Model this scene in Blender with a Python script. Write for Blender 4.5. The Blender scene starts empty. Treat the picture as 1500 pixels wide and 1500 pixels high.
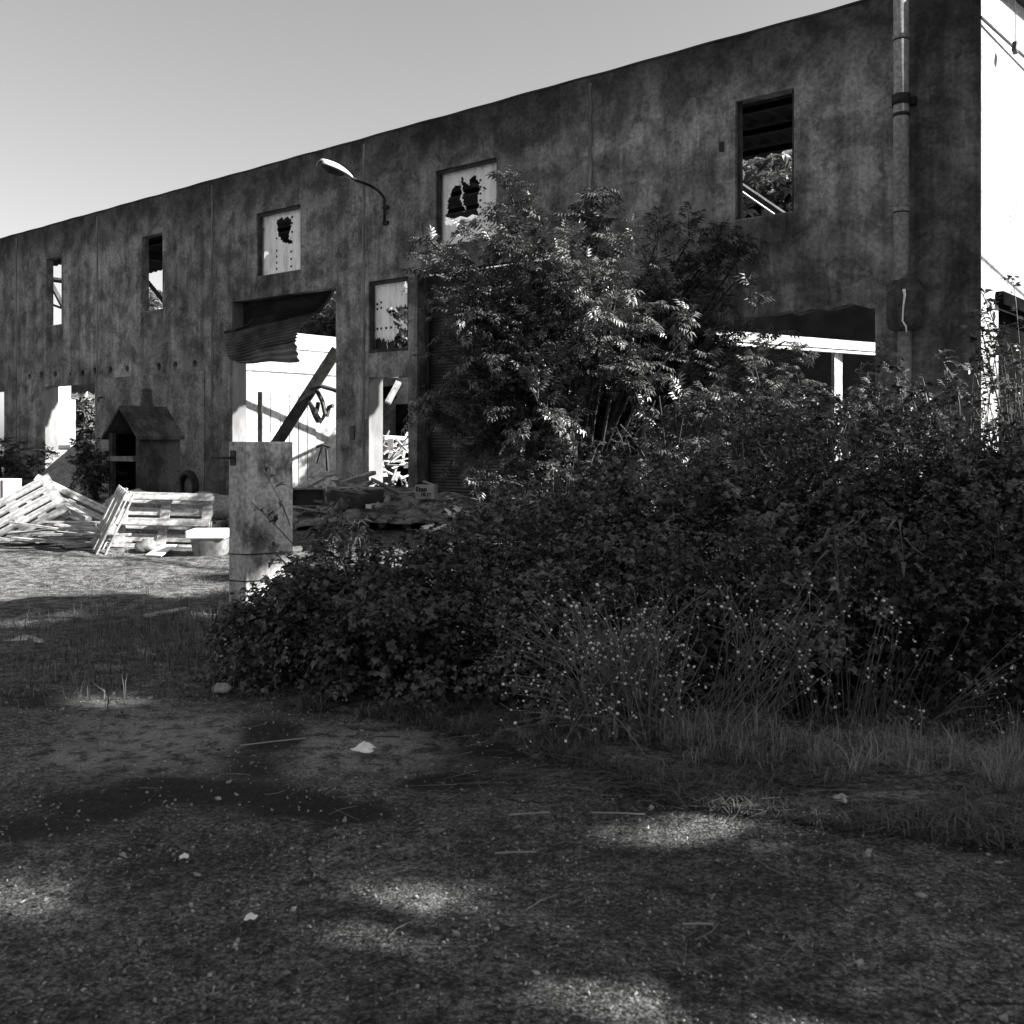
import bpy, math, random
import numpy as np
from mathutils import Matrix, Vector
random.seed(7)
RNG = np.random.default_rng(11)
scene = bpy.context.scene
COL = scene.collection
PI = math.pi
R = math.radians

# ------------------------------------------------------------------ frame of reference
F, HY, CZ = 1500.0, 647.0, 1.5           # focal length and horizon row of the photograph, eye height (m)
def P(px, py, D):                         # point seen at a photo position, D metres into the scene
    return np.array([(px - 750) / F * D, D, CZ + (HY - py) / F * D])
def G(px, py):                            # point on the flat ground
    return P(px, py, F * CZ / (py - HY))
SUN = np.array([0.987, -0.16, 0.63]); SUN = SUN / np.linalg.norm(SUN)
EX = np.array([-1828.0, 1500.0]) / math.hypot(1828, 1500)     # along the facade, away to the left
NO = np.array([-1500.0, -1828.0]) / math.hypot(1828, 1500)    # out of the facade
def DW(px): return 32609.0 / (px + 1078)
OX = np.array([(1436 - 750) / F * DW(1436), DW(1436)])
ROTB = math.atan2(EX[1], EX[0])
def U(px):
    D = DW(px); return float(np.dot(np.array([(px - 750) / F * D, D]) - OX, EX))
def ZW(px, py): return CZ + (HY - py) * DW(px) / F
def ray(px, py): return np.array([(px - 750) / F, 1.0, (HY - py) / F])
def L(px, py, y):                         # building coordinates of a sight line at depth y
    r = ray(px, py); t = (y + np.dot(OX, NO)) / np.dot(r[:2], NO)
    q = r * t; return np.array([np.dot(q[:2] - OX, EX), y, CZ + q[2]])
def LU(px, py, u):                        # building coordinates of a sight line at u
    r = ray(px, py); t = (u + np.dot(OX, EX)) / np.dot(r[:2], EX)
    q = r * t; return np.array([u, np.dot(q[:2] - OX, NO), CZ + q[2]])
def B2W(u, y, z=0.0):
    q = OX + EX * u + NO * y; return np.array([q[0], q[1], z])

# ------------------------------------------------------------------ materials
def new_mat(name):
    m = bpy.data.materials.new(name); m.use_nodes = True
    nt = m.node_tree; b = nt.nodes['Principled BSDF']
    return m, nt, b
class NG:
    def __init__(s, nt): s.nt = nt
    def n(s, t, **k):
        o = s.nt.nodes.new(t)
        for a, v in k.items(): setattr(o, a, v)
        return o
    def link(s, a, b): s.nt.links.new(a, b)
    def val(s, x, inp):
        if hasattr(x, 'is_output'): s.link(x, inp)
        else: inp.default_value = x
    def math(s, op, a, b=0.0, c=0.0, clamp=False):
        o = s.n('ShaderNodeMath', operation=op); o.use_clamp = clamp
        s.val(a, o.inputs[0]); s.val(b, o.inputs[1]); s.val(c, o.inputs[2]); return o.outputs[0]
    def coord(s, sc=(1, 1, 1), kind='Object', loc=(0, 0, 0)):
        t = s.n('ShaderNodeTexCoord'); m = s.n('ShaderNodeMapping')
        m.inputs['Scale'].default_value = sc; m.inputs['Location'].default_value = loc
        s.link(t.outputs[kind], m.inputs[0]); return m.outputs[0]
    def noise(s, vec, scale, detail=6, rough=0.6, dist=0.0):
        o = s.n('ShaderNodeTexNoise'); s.link(vec, o.inputs['Vector'])
        o.inputs['Scale'].default_value = scale; o.inputs['Detail'].default_value = detail
        o.inputs['Roughness'].default_value = rough; o.inputs['Distortion'].default_value = dist
        return o.outputs['Fac']
    def ramp(s, x, lo, hi, a=0.0, b=1.0, smooth=True):
        o = s.n('ShaderNodeMapRange'); o.interpolation_type = 'SMOOTHSTEP' if smooth else 'LINEAR'
        s.val(x, o.inputs[0]); o.inputs[1].default_value = lo; o.inputs[2].default_value = hi
        s.val(a, o.inputs[3]); s.val(b, o.inputs[4]); return o.outputs[0]
    def mix(s, f, a, b):
        return s.math('ADD', s.math('MULTIPLY', b, f), s.math('MULTIPLY', a, s.math('SUBTRACT', 1.0, f)))
    def grey(s, v):
        o = s.n('ShaderNodeCombineColor')
        for i in range(3): s.val(v, o.inputs[i])
        return o.outputs[0]
    def bump(s, h, strength, dist, bsdf):
        o = s.n('ShaderNodeBump'); o.inputs['Strength'].default_value = strength; o.inputs['Distance'].default_value = dist
        s.link(h, o.inputs['Height']); s.link(o.outputs[0], bsdf.inputs['Normal'])

def nmat(name, c1, c2, scale=3.0, rough=0.85, stretch=(1, 1, 1), bump=0.3, bdist=0.01, lo=.35, hi=.65, fine=None, spec=.3, metal=0.0):
    m, nt, b = new_mat(name); g = NG(nt)
    v = g.coord(stretch); n1 = g.noise(v, scale, 8, .62)
    c = g.ramp(n1, lo, hi, c1, c2)
    if fine:
        n2 = g.noise(g.coord(), fine, 4, .6); c = g.math('MULTIPLY', c, g.ramp(n2, .3, .7, .65, 1.25))
    g.link(g.grey(c), b.inputs['Base Color'])
    b.inputs['Roughness'].default_value = rough; b.inputs['Specular IOR Level'].default_value = spec
    b.inputs['Metallic'].default_value = metal
    if bump: g.bump(n1 if not fine else n2, bump, bdist, b)
    return m

def leaf_mat(name, c1, c2, trans=.25, rough=.45, spec=.45):
    m, nt, b = new_mat(name); g = NG(nt)
    geo = g.n('ShaderNodeNewGeometry')
    c = g.grey(g.ramp(geo.outputs['Random Per Island'], 0, 1, c1, c2, False))
    g.link(c, b.inputs['Base Color']); b.inputs['Roughness'].default_value = rough
    b.inputs['Specular IOR Level'].default_value = spec
    t = g.n('ShaderNodeBsdfTranslucent'); g.link(c, t.inputs[0])
    mx = g.n('ShaderNodeMixShader'); mx.inputs[0].default_value = trans
    g.link(b.outputs[0], mx.inputs[1]); g.link(t.outputs[0], mx.inputs[2])
    g.link(mx.outputs[0], nt.nodes['Material Output'].inputs['Surface'])
    return m

def facade_mat(name, base=1.0, top=True):
    m, nt, b = new_mat(name); g = NG(nt)
    v = g.coord()
    sep = g.n('ShaderNodeSeparateXYZ'); g.link(v, sep.inputs[0]); z = sep.outputs[2]
    big = g.noise(v, .42, 9, .62, .6)
    mid = g.noise(v, 1.7, 8, .66, .3)
    fine = g.noise(v, 16, 6, .7)
    streak = g.noise(g.coord((3.2, 1, .22)), 1.0, 9, .68)
    thin = g.noise(g.coord((11, 1, .35), loc=(3, 0, 1)), 1.0, 5, .6)
    c = g.ramp(big, .34, .66, .135, .235)
    c = g.math('MULTIPLY', c, g.ramp(mid, .38, .63, .52, 1.38))
    c = g.math('MULTIPLY', c, g.ramp(streak, .38, .60, .62, 1.12))
    patch = g.noise(g.coord((1, 1, .8), loc=(7, 2, 4)), 3.6, 10, .74, .8)
    c = g.math('MULTIPLY', c, g.ramp(patch, .35, .46, .58, 1.04))
    panels = g.noise(g.coord((.16, 1, .02), loc=(1, 5, 2)), 1.0, 1, .5)
    c = g.math('MULTIPLY', c, g.ramp(panels, .35, .65, .84, 1.16))
    pale = g.math('MULTIPLY', g.ramp(thin, .60, .74, 0, 1), g.ramp(mid, .45, .62, 0, .55))
    c = g.math('ADD', c, g.math('MULTIPLY', pale, .09))
    c = g.math('MULTIPLY', c, g.ramp(fine, .3, .7, .66, 1.30))
    if top:      # run-off grime hanging from the coping in tongues
        e = g.math('ADD', z, g.math('MULTIPLY', g.math('SUBTRACT', streak, .5), 2.6))
        c = g.math('MULTIPLY', c, g.ramp(e, 6.2, 7.45, 1.0, .26))
    if top:
        u = sep.outputs[0]
        c = g.math('MULTIPLY', c, g.ramp(u, U(1344), U(1334), .52, 1.0))       # the strip beyond the downpipe was never repainted
        for (x0, x1, zs, ln) in ((68, 90, ZW(90, 476), 1.9), (207, 238, ZW(238, 453), 1.6), (376, 440, ZW(440, 395), 1.0), (638, 727, ZW(727, 348), 1.0), (1080, 1163, ZW(1163, 311), .9)):
            a1, a0 = U(x0) + .05, U(x1) - .05        # run-off below each sill
            wv = g.math('ADD', u, g.math('MULTIPLY', g.math('SUBTRACT', mid, .5), .25))
            m_ = g.math('MULTIPLY', g.ramp(wv, a0 - .04, a0 + .06), g.ramp(wv, a1 + .04, a1 - .06))
            zz = g.math('ADD', z, g.math('MULTIPLY', g.math('SUBTRACT', streak, .5), 1.6))
            m_ = g.math('MULTIPLY', m_, g.math('MULTIPLY', g.ramp(zz, zs - ln, zs - .2), g.math('LESS_THAN', z, zs)))
            c = g.math('MULTIPLY', c, g.math('SUBTRACT', 1.0, g.math('MULTIPLY', m_, .42)))
    c = g.math('MULTIPLY', c, base)
    g.link(g.grey(c), b.inputs['Base Color'])
    b.inputs['Roughness'].default_value = .92; b.inputs['Specular IOR Level'].default_value = .2
    h = g.math('ADD', g.math('MULTIPLY', mid, .6), g.math('MULTIPLY', fine, .25))
    g.bump(h, .35, .03, b)
    return m

M = {}
M['facade'] = facade_mat('weathered_render')
M['plaster'] = nmat('patchy_plaster', .085, .25, 1.9, .92, (1, 1, .6), .3, .01, .34, .66, 14)
M['joint'] = nmat('joint_mortar', .07, .20, 4, .9, (1, 1, .2), .2, .01)
M['endwall'] = nmat('pale_render', .19, .34, 1.6, .9, (1, 1, .7), .6, .01, .36, .6, 26)
M['white_wall'] = nmat('whitewash', .26, .50, 1.6, .9, (1, 1, .35), .25, .01, .32, .6, 9)
M['jamb'] = nmat('jamb_paint', .13, .24, 2.0, .9, (1, 1, .4), .2, .006)
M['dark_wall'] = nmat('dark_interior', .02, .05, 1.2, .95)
M['roof'] = nmat('roof_sheet', .003, .007, 2.0, .8, (1, 1, .2))
M['shutter'] = nmat('shutter_steel', .035, .10, 1.6, .55, (1, 1, 2), .1, .004, .35, .65, None, .5, .35)
M['shutter_pale'] = nmat('shutter_face', .07, .20, 1.6, .5, (1, 1, 2), .1, .004, .35, .65, None, .5, .2)
M['panel'] = None
def panel_mat():
    m, nt, b = new_mat('plastic_sheet'); g = NG(nt)
    n = g.noise(g.coord((2.5, 1, .5)), 2.4, 8, .7)
    c = g.grey(g.ramp(n, .32, .52, .62, .92)); g.link(c, b.inputs['Base Color']); b.inputs['Roughness'].default_value = .5
    t = g.n('ShaderNodeBsdfTranslucent'); g.link(c, t.inputs[0])
    mx = g.n('ShaderNodeMixShader'); mx.inputs[0].default_value = .25
    g.link(b.outputs[0], mx.inputs[1]); g.link(t.outputs[0], mx.inputs[2])
    g.link(mx.outputs[0], nt.nodes['Material Output'].inputs['Surface']); return m
M['panel'] = panel_mat()
M['steel'] = nmat('rusty_steel', .015, .05, 5, .7, (1, 1, 1), .2, .003, .35, .65, None, .4, .3)
M['lamp'] = nmat('lamp_aluminium', .45, .62, 4, .4, (1, 1, 1), .05, .002, .3, .7, None, .5, .2)
M['pipe'] = nmat('fibre_cement', .17, .34, 2.4, .8, (1, 1, .25), .2, .004, .3, .7, 20)
M['black'] = nmat('black_rubber', .010, .022, 6, .6)
M['post'] = nmat('post_concrete', .10, .40, 3.4, .9, (1, 1, .6), .7, .012, .36, .54, 22)
M['oven'] = nmat('sooty_concrete', .020, .085, 2.2, .95, (1, 1, .7), .5, .012, .35, .65, 20)
M['soot_dark'] = nmat('soot_dark', .004, .010, 3, 1.0, spec=0.0)  # oven soot; also the black colour standing for shade in openings
M['wood'] = nmat('pallet_wood', .20, .46, 2.2, .85, (1, 9, 9), .3, .004, .3, .7, 16)
M['wood_grey'] = nmat('weathered_board', .16, .38, 2.2, .88, (1, 8, 8), .35, .004, .3, .7, 14)
M['white'] = nmat('white_paint', .70, .82, 2, .6, (1, 1, 1), .1, .003, .3, .7)
M['card'] = nmat('cardboard', .30, .46, 6, .9, (1, 1, 1), .2, .003)
M['grey_plastic'] = nmat('grey_plastic', .12, .2, 4, .55, (1, 1, 1), .15, .004, .3, .7, 18)
M['dark_plastic'] = nmat('dark_plastic', .03, .07, 4, .5)
M['sand'] = nmat('sand', .16, .30, 2.5, .95, (1, 1, 1), .5, .02, .3, .7, 24)
M['rubble'] = nmat('rubble', .05, .28, 3.5, .95, (1, 1, 1), .7, .03, .38, .64, 18)
M['stone'] = nmat('stone', .18, .36, 9, .9)
M['ink'] = nmat('ink', .012, .02, 8, .8)
M['bark'] = nmat('bark', .05, .12, 6, .95, (1, 1, .3), .5, .01)
M['stem'] = leaf_mat('plant_stem', .05, .10, .0, .6, .3)
M['elder'] = leaf_mat('elder_leaf', .04, .125, .08, .42, 1.0)
M['bramble'] = leaf_mat('bramble_leaf', .012, .095, .12, .45, .4)
M['bramble_pale'] = leaf_mat('pale_bramble_leaf', .025, .15, .14, .42, .5)
M['bramble_dark'] = leaf_mat('dark_bramble_leaf', .010, .05, .10, .40, .5)
M['weedstem'] = leaf_mat('weed_stem', .07, .17, 0, .7, .3)
M['spray'] = leaf_mat('bramble_spray', .10, .40, .1, .6, .3)
M['twig'] = leaf_mat('dark_twig', .015, .04, 0, .8, .2)
M['cane'] = leaf_mat('bramble_cane', .015, .05, 0, .6, .3)
M['weed'] = leaf_mat('weed_leaf', .07, .14, .22, .5, .4)
M['treeleaf'] = leaf_mat('tree_leaf', .05, .11, .25, .45, .4)
M['backleaf'] = leaf_mat('far_leaf', .08, .18, .3, .45, .4)
M['grass'] = leaf_mat('grass_blade', .05, .16, .25, .6, .3)
M['dry'] = leaf_mat('dry_grass', .10, .44, .25, .7, .25)
M['litter'] = leaf_mat('leaf_litter', .015, .17, 0, .8, .2)
M['flower'] = leaf_mat('seed_head', .55, .85, .15, .7, .2)

def ground_mat():
    m, nt, b = new_mat('ground_surface'); g = NG(nt)
    v = g.coord()
    at = g.n('ShaderNodeAttribute'); at.attribute_name = 'mask'
    sp = g.n('ShaderNodeSeparateColor'); g.link(at.outputs['Color'], sp.inputs[0])
    shade_stain, yard, worn = sp.outputs[0], sp.outputs[1], sp.outputs[2]
    n1 = g.noise(v, 1.1, 8, .65, .4); n2 = g.noise(v, 9, 7, .7); n3 = g.noise(v, 90, 3, .7); n4 = g.noise(v, 46, 5, .8)
    vor = g.n('ShaderNodeTexVoronoi'); g.link(v, vor.inputs['Vector']); vor.inputs['Scale'].default_value = 85
    chip = g.ramp(vor.outputs['Distance'], .0, .55, 1.35, .75)
    asph = g.math('MULTIPLY', g.ramp(n1, .32, .66, .055, .145), g.ramp(n2, .33, .66, .5, 1.4))
    asph = g.math('MULTIPLY', asph, g.ramp(n4, .39, .62, .26, 1.58))
    asph = g.math('MULTIPLY', asph, chip)
    asph = g.math('MULTIPLY', asph, g.ramp(n3, .35, .65, .6, 1.4))
    pebble = g.ramp(n3, .66, .72, 0, .16); asph = g.math('ADD', asph, pebble)
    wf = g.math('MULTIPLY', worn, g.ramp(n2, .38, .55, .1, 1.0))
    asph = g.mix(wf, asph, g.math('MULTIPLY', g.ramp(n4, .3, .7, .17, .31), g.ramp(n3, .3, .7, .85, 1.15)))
    st = g.ramp(g.math('ADD', shade_stain, g.math('MULTIPLY', g.math('SUBTRACT', n2, .5), .85)), .28, .74, 0, .90)
    asph = g.mix(st, asph, g.ramp(n4, .3, .7, .006, .024))  # near-black colour of the stain and painted shadow patches
    cv = g.n('ShaderNodeTexVoronoi'); cv.feature = 'DISTANCE_TO_EDGE'; cv.inputs['Scale'].default_value = .9
    wv = g.n('ShaderNodeVectorMath', operation='ADD'); g.link(v, wv.inputs[0]); nz = g.n('ShaderNodeTexNoise'); nz.inputs['Scale'].default_value = 2.2; nz.inputs['Detail'].default_value = 6; g.link(v, nz.inputs['Vector']); sc_ = g.n('ShaderNodeVectorMath', operation='SCALE'); sc_.inputs['Scale'].default_value = .55; g.link(nz.outputs['Color'], sc_.inputs[0]); g.link(sc_.outputs[0], wv.inputs[1]); g.link(wv.outputs[0], cv.inputs['Vector'])
    crack = g.math('MULTIPLY', g.ramp(cv.outputs['Distance'], .004, .016, 1, 0), g.ramp(n1, .5, .62))
    asph = g.math('MULTIPLY', asph, g.math('SUBTRACT', 1.0, g.math('MULTIPLY', crack, .8)))
    yd = g.math('MULTIPLY', g.ramp(n2, .34, .66, .025, .18), g.ramp(n4, .38, .62, .25, 1.7))
    yd = g.math('MULTIPLY', yd, g.ramp(n1, .3, .7, .75, 1.2))
    c = g.mix(g.ramp(g.math('ADD', yard, g.math('MULTIPLY', g.math('SUBTRACT', n2, .5), .5)), .4, .6), asph, yd)
    g.link(g.grey(c), b.inputs['Base Color'])
    b.inputs['Roughness'].default_value = .93; b.inputs['Specular IOR Level'].default_value = .2
    h = g.math('ADD', g.math('MULTIPLY', n4, .5), g.math('MULTIPLY', vor.outputs['Distance'], .4))
    g.bump(h, 1.0, .022, b)
    return m
M['ground'] = ground_mat()

# ------------------------------------------------------------------ mesh helpers
class MB:
    def __init__(s): s.v = []; s.f = []
    def add(s, vs, fs):
        o = len(s.v); s.v += [tuple(map(float, q)) for q in vs]; s.f += [tuple(i + o for i in f) for f in fs]
    def box(s, c, d, Rm=None, jit=0.0):
        vs = []
        for sx in (-.5, .5):
            for sy in (-.5, .5):
                for sz in (-.5, .5):
                    q = np.array([sx * d[0], sy * d[1], sz * d[2]])
                    if jit: q = q + RNG.normal(0, jit, 3)
                    if Rm is not None: q = np.array(Rm) @ q
                    vs.append(q + np.array(c))
        s.add(vs, [(0, 1, 3, 2), (4, 6, 7, 5), (0, 4, 5, 1), (2, 3, 7, 6), (0, 2, 6, 4), (1, 5, 7, 3)])
    def prism(s, poly, axis, a0, a1):        # polygon in the other two axes, extruded along axis
        n = len(poly); vs = []
        for a in (a0, a1):
            for p in poly:
                q = [0, 0, 0]; o = [i for i in range(3) if i != axis]
                q[o[0]], q[o[1]], q[axis] = p[0], p[1], a; vs.append(q)
        fs = [tuple(range(n))[::-1], tuple(range(n, 2 * n))] + [(i, (i + 1) % n, n + (i + 1) % n, n + i) for i in range(n)]
        s.add(vs, fs)
    def tube(s, pts, rad, k=6, cap=True):
        pts = [np.array(p, float) for p in pts]; n = len(pts)
        if not hasattr(rad, '__len__'): rad = [rad] * n
        vs = []; ref = None
        for i in range(n):
            t = pts[min(i + 1, n - 1)] - pts[max(i - 1, 0)]; t /= (np.linalg.norm(t) + 1e-9)
            if ref is None: ref = np.array([0, 0, 1.]) if abs(t[2]) < .9 else np.array([1., 0, 0])
            x = ref - t * np.dot(ref, t); x /= (np.linalg.norm(x) + 1e-9); y = np.cross(t, x); ref = x
            for j in range(k):
                a = 2 * PI * j / k; vs.append(pts[i] + (x * math.cos(a) + y * math.sin(a)) * rad[i])
        fs = [(i * k + j, i * k + (j + 1) % k, (i + 1) * k + (j + 1) % k, (i + 1) * k + j) for i in range(n - 1) for j in range(k)]
        if cap: fs += [tuple(range(k))[::-1], tuple(range((n - 1) * k, n * k))]
        s.add(vs, fs)
    def lathe(s, prof, c, k=16, axis=2):
        pts = []
        vs = []
        for (r, h) in prof:
            for j in range(k):
                a = 2 * PI * j / k; q = [r * math.cos(a), r * math.sin(a), h]
                vs.append(np.array(q) + np.array(c))
        n = len(prof)
        fs = [(i * k + j, i * k + (j + 1) % k, (i + 1) * k + (j + 1) % k, (i + 1) * k + j) for i in range(n - 1) for j in range(k)]
        fs += [tuple(range(k))[::-1], tuple(range((n - 1) * k, n * k))]
        s.add(vs, fs)
    def grid(s, fn, nu, nv, thick=0.0):
        vs = [fn(i / nu, j / nv) for j in range(nv + 1) for i in range(nu + 1)]
        s.add(vs, [(j * (nu + 1) + i, j * (nu + 1) + i + 1, (j + 1) * (nu + 1) + i + 1, (j + 1) * (nu + 1) + i) for j in range(nv) for i in range(nu)])
    def build(s, name, mat, parent=None, smooth=False, bevel=0.0, solid=0.0):
        me = bpy.data.meshes.new(name); me.from_pydata(s.v, [], s.f); me.update()
        me.materials.append(mat)
        if smooth: me.polygons.foreach_set('use_smooth', [True] * len(me.polygons))
        o = bpy.data.objects.new(name, me); COL.objects.link(o)
        if parent is not None: o.parent = parent
        if solid:
            d = o.modifiers.new('thickness', 'SOLIDIFY'); d.thickness = solid; d.offset = 0
        if bevel:
            d = o.modifiers.new('edge', 'BEVEL'); d.width = bevel; d.segments = 2; d.limit_method = 'ANGLE'
        return o
def np_mesh(name, V, Fa, mat, parent=None, smooth=False):
    me = bpy.data.meshes.new(name); V = np.asarray(V, np.float32); Fa = np.asarray(Fa, np.int32)
    k = Fa.shape[1]
    me.vertices.add(len(V)); me.vertices.foreach_set('co', V.ravel())
    me.loops.add(Fa.size); me.loops.foreach_set('vertex_index', Fa.ravel())
    me.polygons.add(len(Fa)); me.polygons.foreach_set('loop_start', np.arange(0, Fa.size, k, dtype=np.int32))
    me.update(calc_edges=True); me.materials.append(mat)
    if smooth: me.polygons.foreach_set('use_smooth', np.ones(len(Fa), bool))
    o = bpy.data.objects.new(name, me); COL.objects.link(o)
    if parent is not None: o.parent = parent
    return o
def tag(o, label=None, cat=None, group=None, kind=None):
    if label: o['label'] = label
    if cat: o['category'] = cat
    if group: o['group'] = group
    if kind: o['kind'] = kind
    return o
def thing(name, label, cat, loc=(0, 0, 0), rotz=0.0, group=None, kind=None):
    o = bpy.data.objects.new(name, None); COL.objects.link(o); o.empty_display_size = .2
    o.location = tuple(map(float, loc)); o.rotation_euler = (0, 0, rotz)
    return tag(o, label, cat, group, kind)
def copy_tree(o, parent=None):
    c = o.copy(); COL.objects.link(c)
    if parent is not None: c.parent = parent
    for ch in list(o.children): copy_tree(ch, c)
    return c
def frame(x, yh):                                             # rotation from an x axis and a y hint
    x = Vector(x).normalized(); z = x.cross(Vector(yh)).normalized(); y = z.cross(x)
    return Matrix((x, y, z)).transposed()
def pose(o, loc, Rm): o.matrix_world = Matrix.Translation(Vector(tuple(map(float, loc)))) @ Rm.to_4x4()

def gz(X, D):                                                 # ground height
    s = np.clip((np.asarray(D) - 9.5) / 6.0, 0, 1)
    return .25 * s * s * (3 - 2 * s)

# ------------------------------------------------------------------ ground
def axis(lo, hi, step, far, n):
    core = np.arange(lo, hi + step / 2, step)
    a = lo - np.geomspace(step, far, n)[::-1]; b = hi + np.geomspace(step, far, n)
    return np.concatenate([a, core, b])
def smooth01(x, a, b):
    t = np.clip((x - a) / (b - a), 0, 1); return t * t * (3 - 2 * t)
EDGE = [(-60, 4.2), (-8, 6.05), (-3, 6.05), (-1.8, 6.0), (-.8, 5.55), (.03, 5.05), (.69, 4.2), (1.8, 3.75), (4, 3.2), (60, 1.0)]
def vnoise(X, Y, s, seed):
    r = np.random.default_rng(seed); T = r.random((64, 64))
    x = X / s; y = Y / s; i = np.floor(x).astype(int); j = np.floor(y).astype(int); fx = x - i; fy = y - j
    fx = fx * fx * (3 - 2 * fx); fy = fy * fy * (3 - 2 * fy)
    t = lambda a, b: T[a % 64, b % 64]
    return (t(i, j) * (1 - fx) + t(i + 1, j) * fx) * (1 - fy) + (t(i, j + 1) * (1 - fx) + t(i + 1, j + 1) * fx) * fy
SHADE_STAINS = [(400, 1085, 50, 42), (60, 1030, 90, 20), (40, 1215, 90, 26), (130, 1180, 80, 24), (230, 1158, 90, 20), (330, 1160, 90, 24), (430, 1178, 90, 22), (520, 1190, 60, 16),  # dark asphalt patches: stains together with shadow painted into the colour
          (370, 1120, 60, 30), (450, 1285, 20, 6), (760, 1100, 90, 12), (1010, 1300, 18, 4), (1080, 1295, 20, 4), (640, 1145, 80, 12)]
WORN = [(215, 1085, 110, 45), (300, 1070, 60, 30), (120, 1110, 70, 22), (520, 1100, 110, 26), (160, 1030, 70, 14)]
def build_ground():
    xs = axis(-7.2, 7.2, .06, 420, 40); ys = axis(1.6, 13.2, .06, 420, 40)
    X, Y = np.meshgrid(xs, ys); Z = gz(X, Y) + 0.0
    near = (Y > .5) & (Y < 20) & (abs(X) < 12)
    Z = Z + near * ((vnoise(X, Y, .9, 1) - .5) * .05 + (vnoise(X, Y, .25, 2) - .5) * .018)
    ex = np.interp(X, [e[0] for e in EDGE], [e[1] for e in EDGE])
    e2 = ex + (vnoise(X, Y, .5, 3) - .5) * .5 + (vnoise(X, Y, .17, 4) - .5) * .2
    yard = smooth01(Y, e2 - .06, e2 + .1)
    Z = Z + near * yard * (vnoise(X, Y, .4, 5) * .05)
    Yc = np.maximum(Y, .8); px = 750 + F * X / Yc; py = HY + F * CZ / Yc
    st = np.zeros_like(X); wo = np.zeros_like(X)
    for (a, b, c, d) in SHADE_STAINS: st = np.maximum(st, np.exp(-(((px - a) / c) ** 2 + ((py - b) / d) ** 2) * .9))
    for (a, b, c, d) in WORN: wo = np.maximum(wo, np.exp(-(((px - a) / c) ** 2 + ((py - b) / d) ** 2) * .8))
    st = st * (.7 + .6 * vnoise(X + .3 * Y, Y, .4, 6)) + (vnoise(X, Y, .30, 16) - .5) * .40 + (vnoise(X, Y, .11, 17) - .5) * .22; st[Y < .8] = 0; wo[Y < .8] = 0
    ny, nx = X.shape
    idx = np.arange(ny * nx).reshape(ny, nx)
    Fa = np.stack([idx[:-1, :-1], idx[:-1, 1:], idx[1:, 1:], idx[1:, :-1]], -1).reshape(-1, 4)
    V = np.stack([X, Y, Z], -1).reshape(-1, 3)
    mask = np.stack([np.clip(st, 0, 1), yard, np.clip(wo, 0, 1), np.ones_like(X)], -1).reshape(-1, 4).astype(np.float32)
    def put(o, mk):
        ca = o.data.color_attributes.new('mask', 'FLOAT_COLOR', 'POINT'); ca.data.foreach_set('color', mk.ravel())
    V2 = V.copy(); V2[:, 2] -= (1 - yard.reshape(-1)) * .03
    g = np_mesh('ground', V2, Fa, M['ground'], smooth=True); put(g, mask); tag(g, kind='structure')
    fy = yard.reshape(-1)[Fa].mean(1); fc = V[Fa].mean(1)
    sel = (fy < .85) & (abs(fc[:, 0]) < 40) & (fc[:, 1] > -30) & (fc[:, 1] < 12)
    Fs = Fa[sel]; used, inv = np.unique(Fs, return_inverse=True)
    Vp = V[used].copy(); Vp[:, 2] -= .028 * smooth01(yard.reshape(-1)[used], .5, 1)
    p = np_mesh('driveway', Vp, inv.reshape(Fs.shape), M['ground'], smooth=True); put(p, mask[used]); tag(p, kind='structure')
build_ground()

# ------------------------------------------------------------------ foliage helpers
def unit(a): return a / (np.linalg.norm(a, axis=-1, keepdims=True) + 1e-9)
def instance(TV, TF, pos, dirs, ups, scale):
    pos = np.asarray(pos, float); y = unit(np.asarray(dirs, float)); up = np.asarray(ups, float)
    x = unit(np.cross(y, up)); z = np.cross(x, y)
    s = np.asarray(scale, float).reshape(-1, 1, 1)
    V = pos[:, None, :] + s * (TV[None, :, 0:1] * x[:, None, :] + TV[None, :, 1:2] * y[:, None, :] + TV[None, :, 2:3] * z[:, None, :])
    n, k = len(pos), len(TV)
    Fa = (TF[None] + (np.arange(n) * k)[:, None, None]).reshape(-1, TF.shape[1])
    return V.reshape(-1, 3), Fa
def leaflet(l, w, droop=.1, fold=.18, at=(0, 0, 0), ang=0.0):
    v = np.array([[0, 0, 0], [0, l, -droop * l], [-w / 2, .45 * l, fold * w], [w / 2, .45 * l, fold * w], [0, .45 * l, 0]])
    c, s = math.cos(ang), math.sin(ang)
    q = v.copy(); q[:, 0] = c * v[:, 0] + s * v[:, 1]; q[:, 1] = -s * v[:, 0] + c * v[:, 1]
    return q + np.array(at), np.array([[0, 4, 1, 2], [0, 3, 1, 4]])
def compound(parts):
    V, Fa, o = [], [], 0
    for p in parts:
        v, f = p; V.append(v); Fa.append(f + o); o += len(v)
    return np.concatenate(V), np.concatenate(Fa)
T_ELDER = compound([leaflet(.44, .17, .35, .35, (0, .56, -.05), 0)] +
                   [leaflet(.40, .15, .4, .35, (0, a, -.03 * i), s * b) for i, (a, b) in enumerate(((.22, 1.15), (.38, 1.0), (.54, .8))) for s in (-1, 1)])
T_BRAM = compound([leaflet(.62, .46, .2, .15, (0, .38, 0), 0), leaflet(.5, .38, .25, .15, (0, .34, 0), 1.15), leaflet(.5, .38, .25, .15, (0, .34, 0), -1.15)])
T_LEAF = leaflet(1, .5, .25, .15)
T_LONG = leaflet(1, .2, .7, .15)
T_CLUMP = compound([leaflet(.9, .42, .3, .2, (0, 0, 0), a) for a in (-1.9, -1.0, -.2, .6, 1.4, 2.6)])
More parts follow.
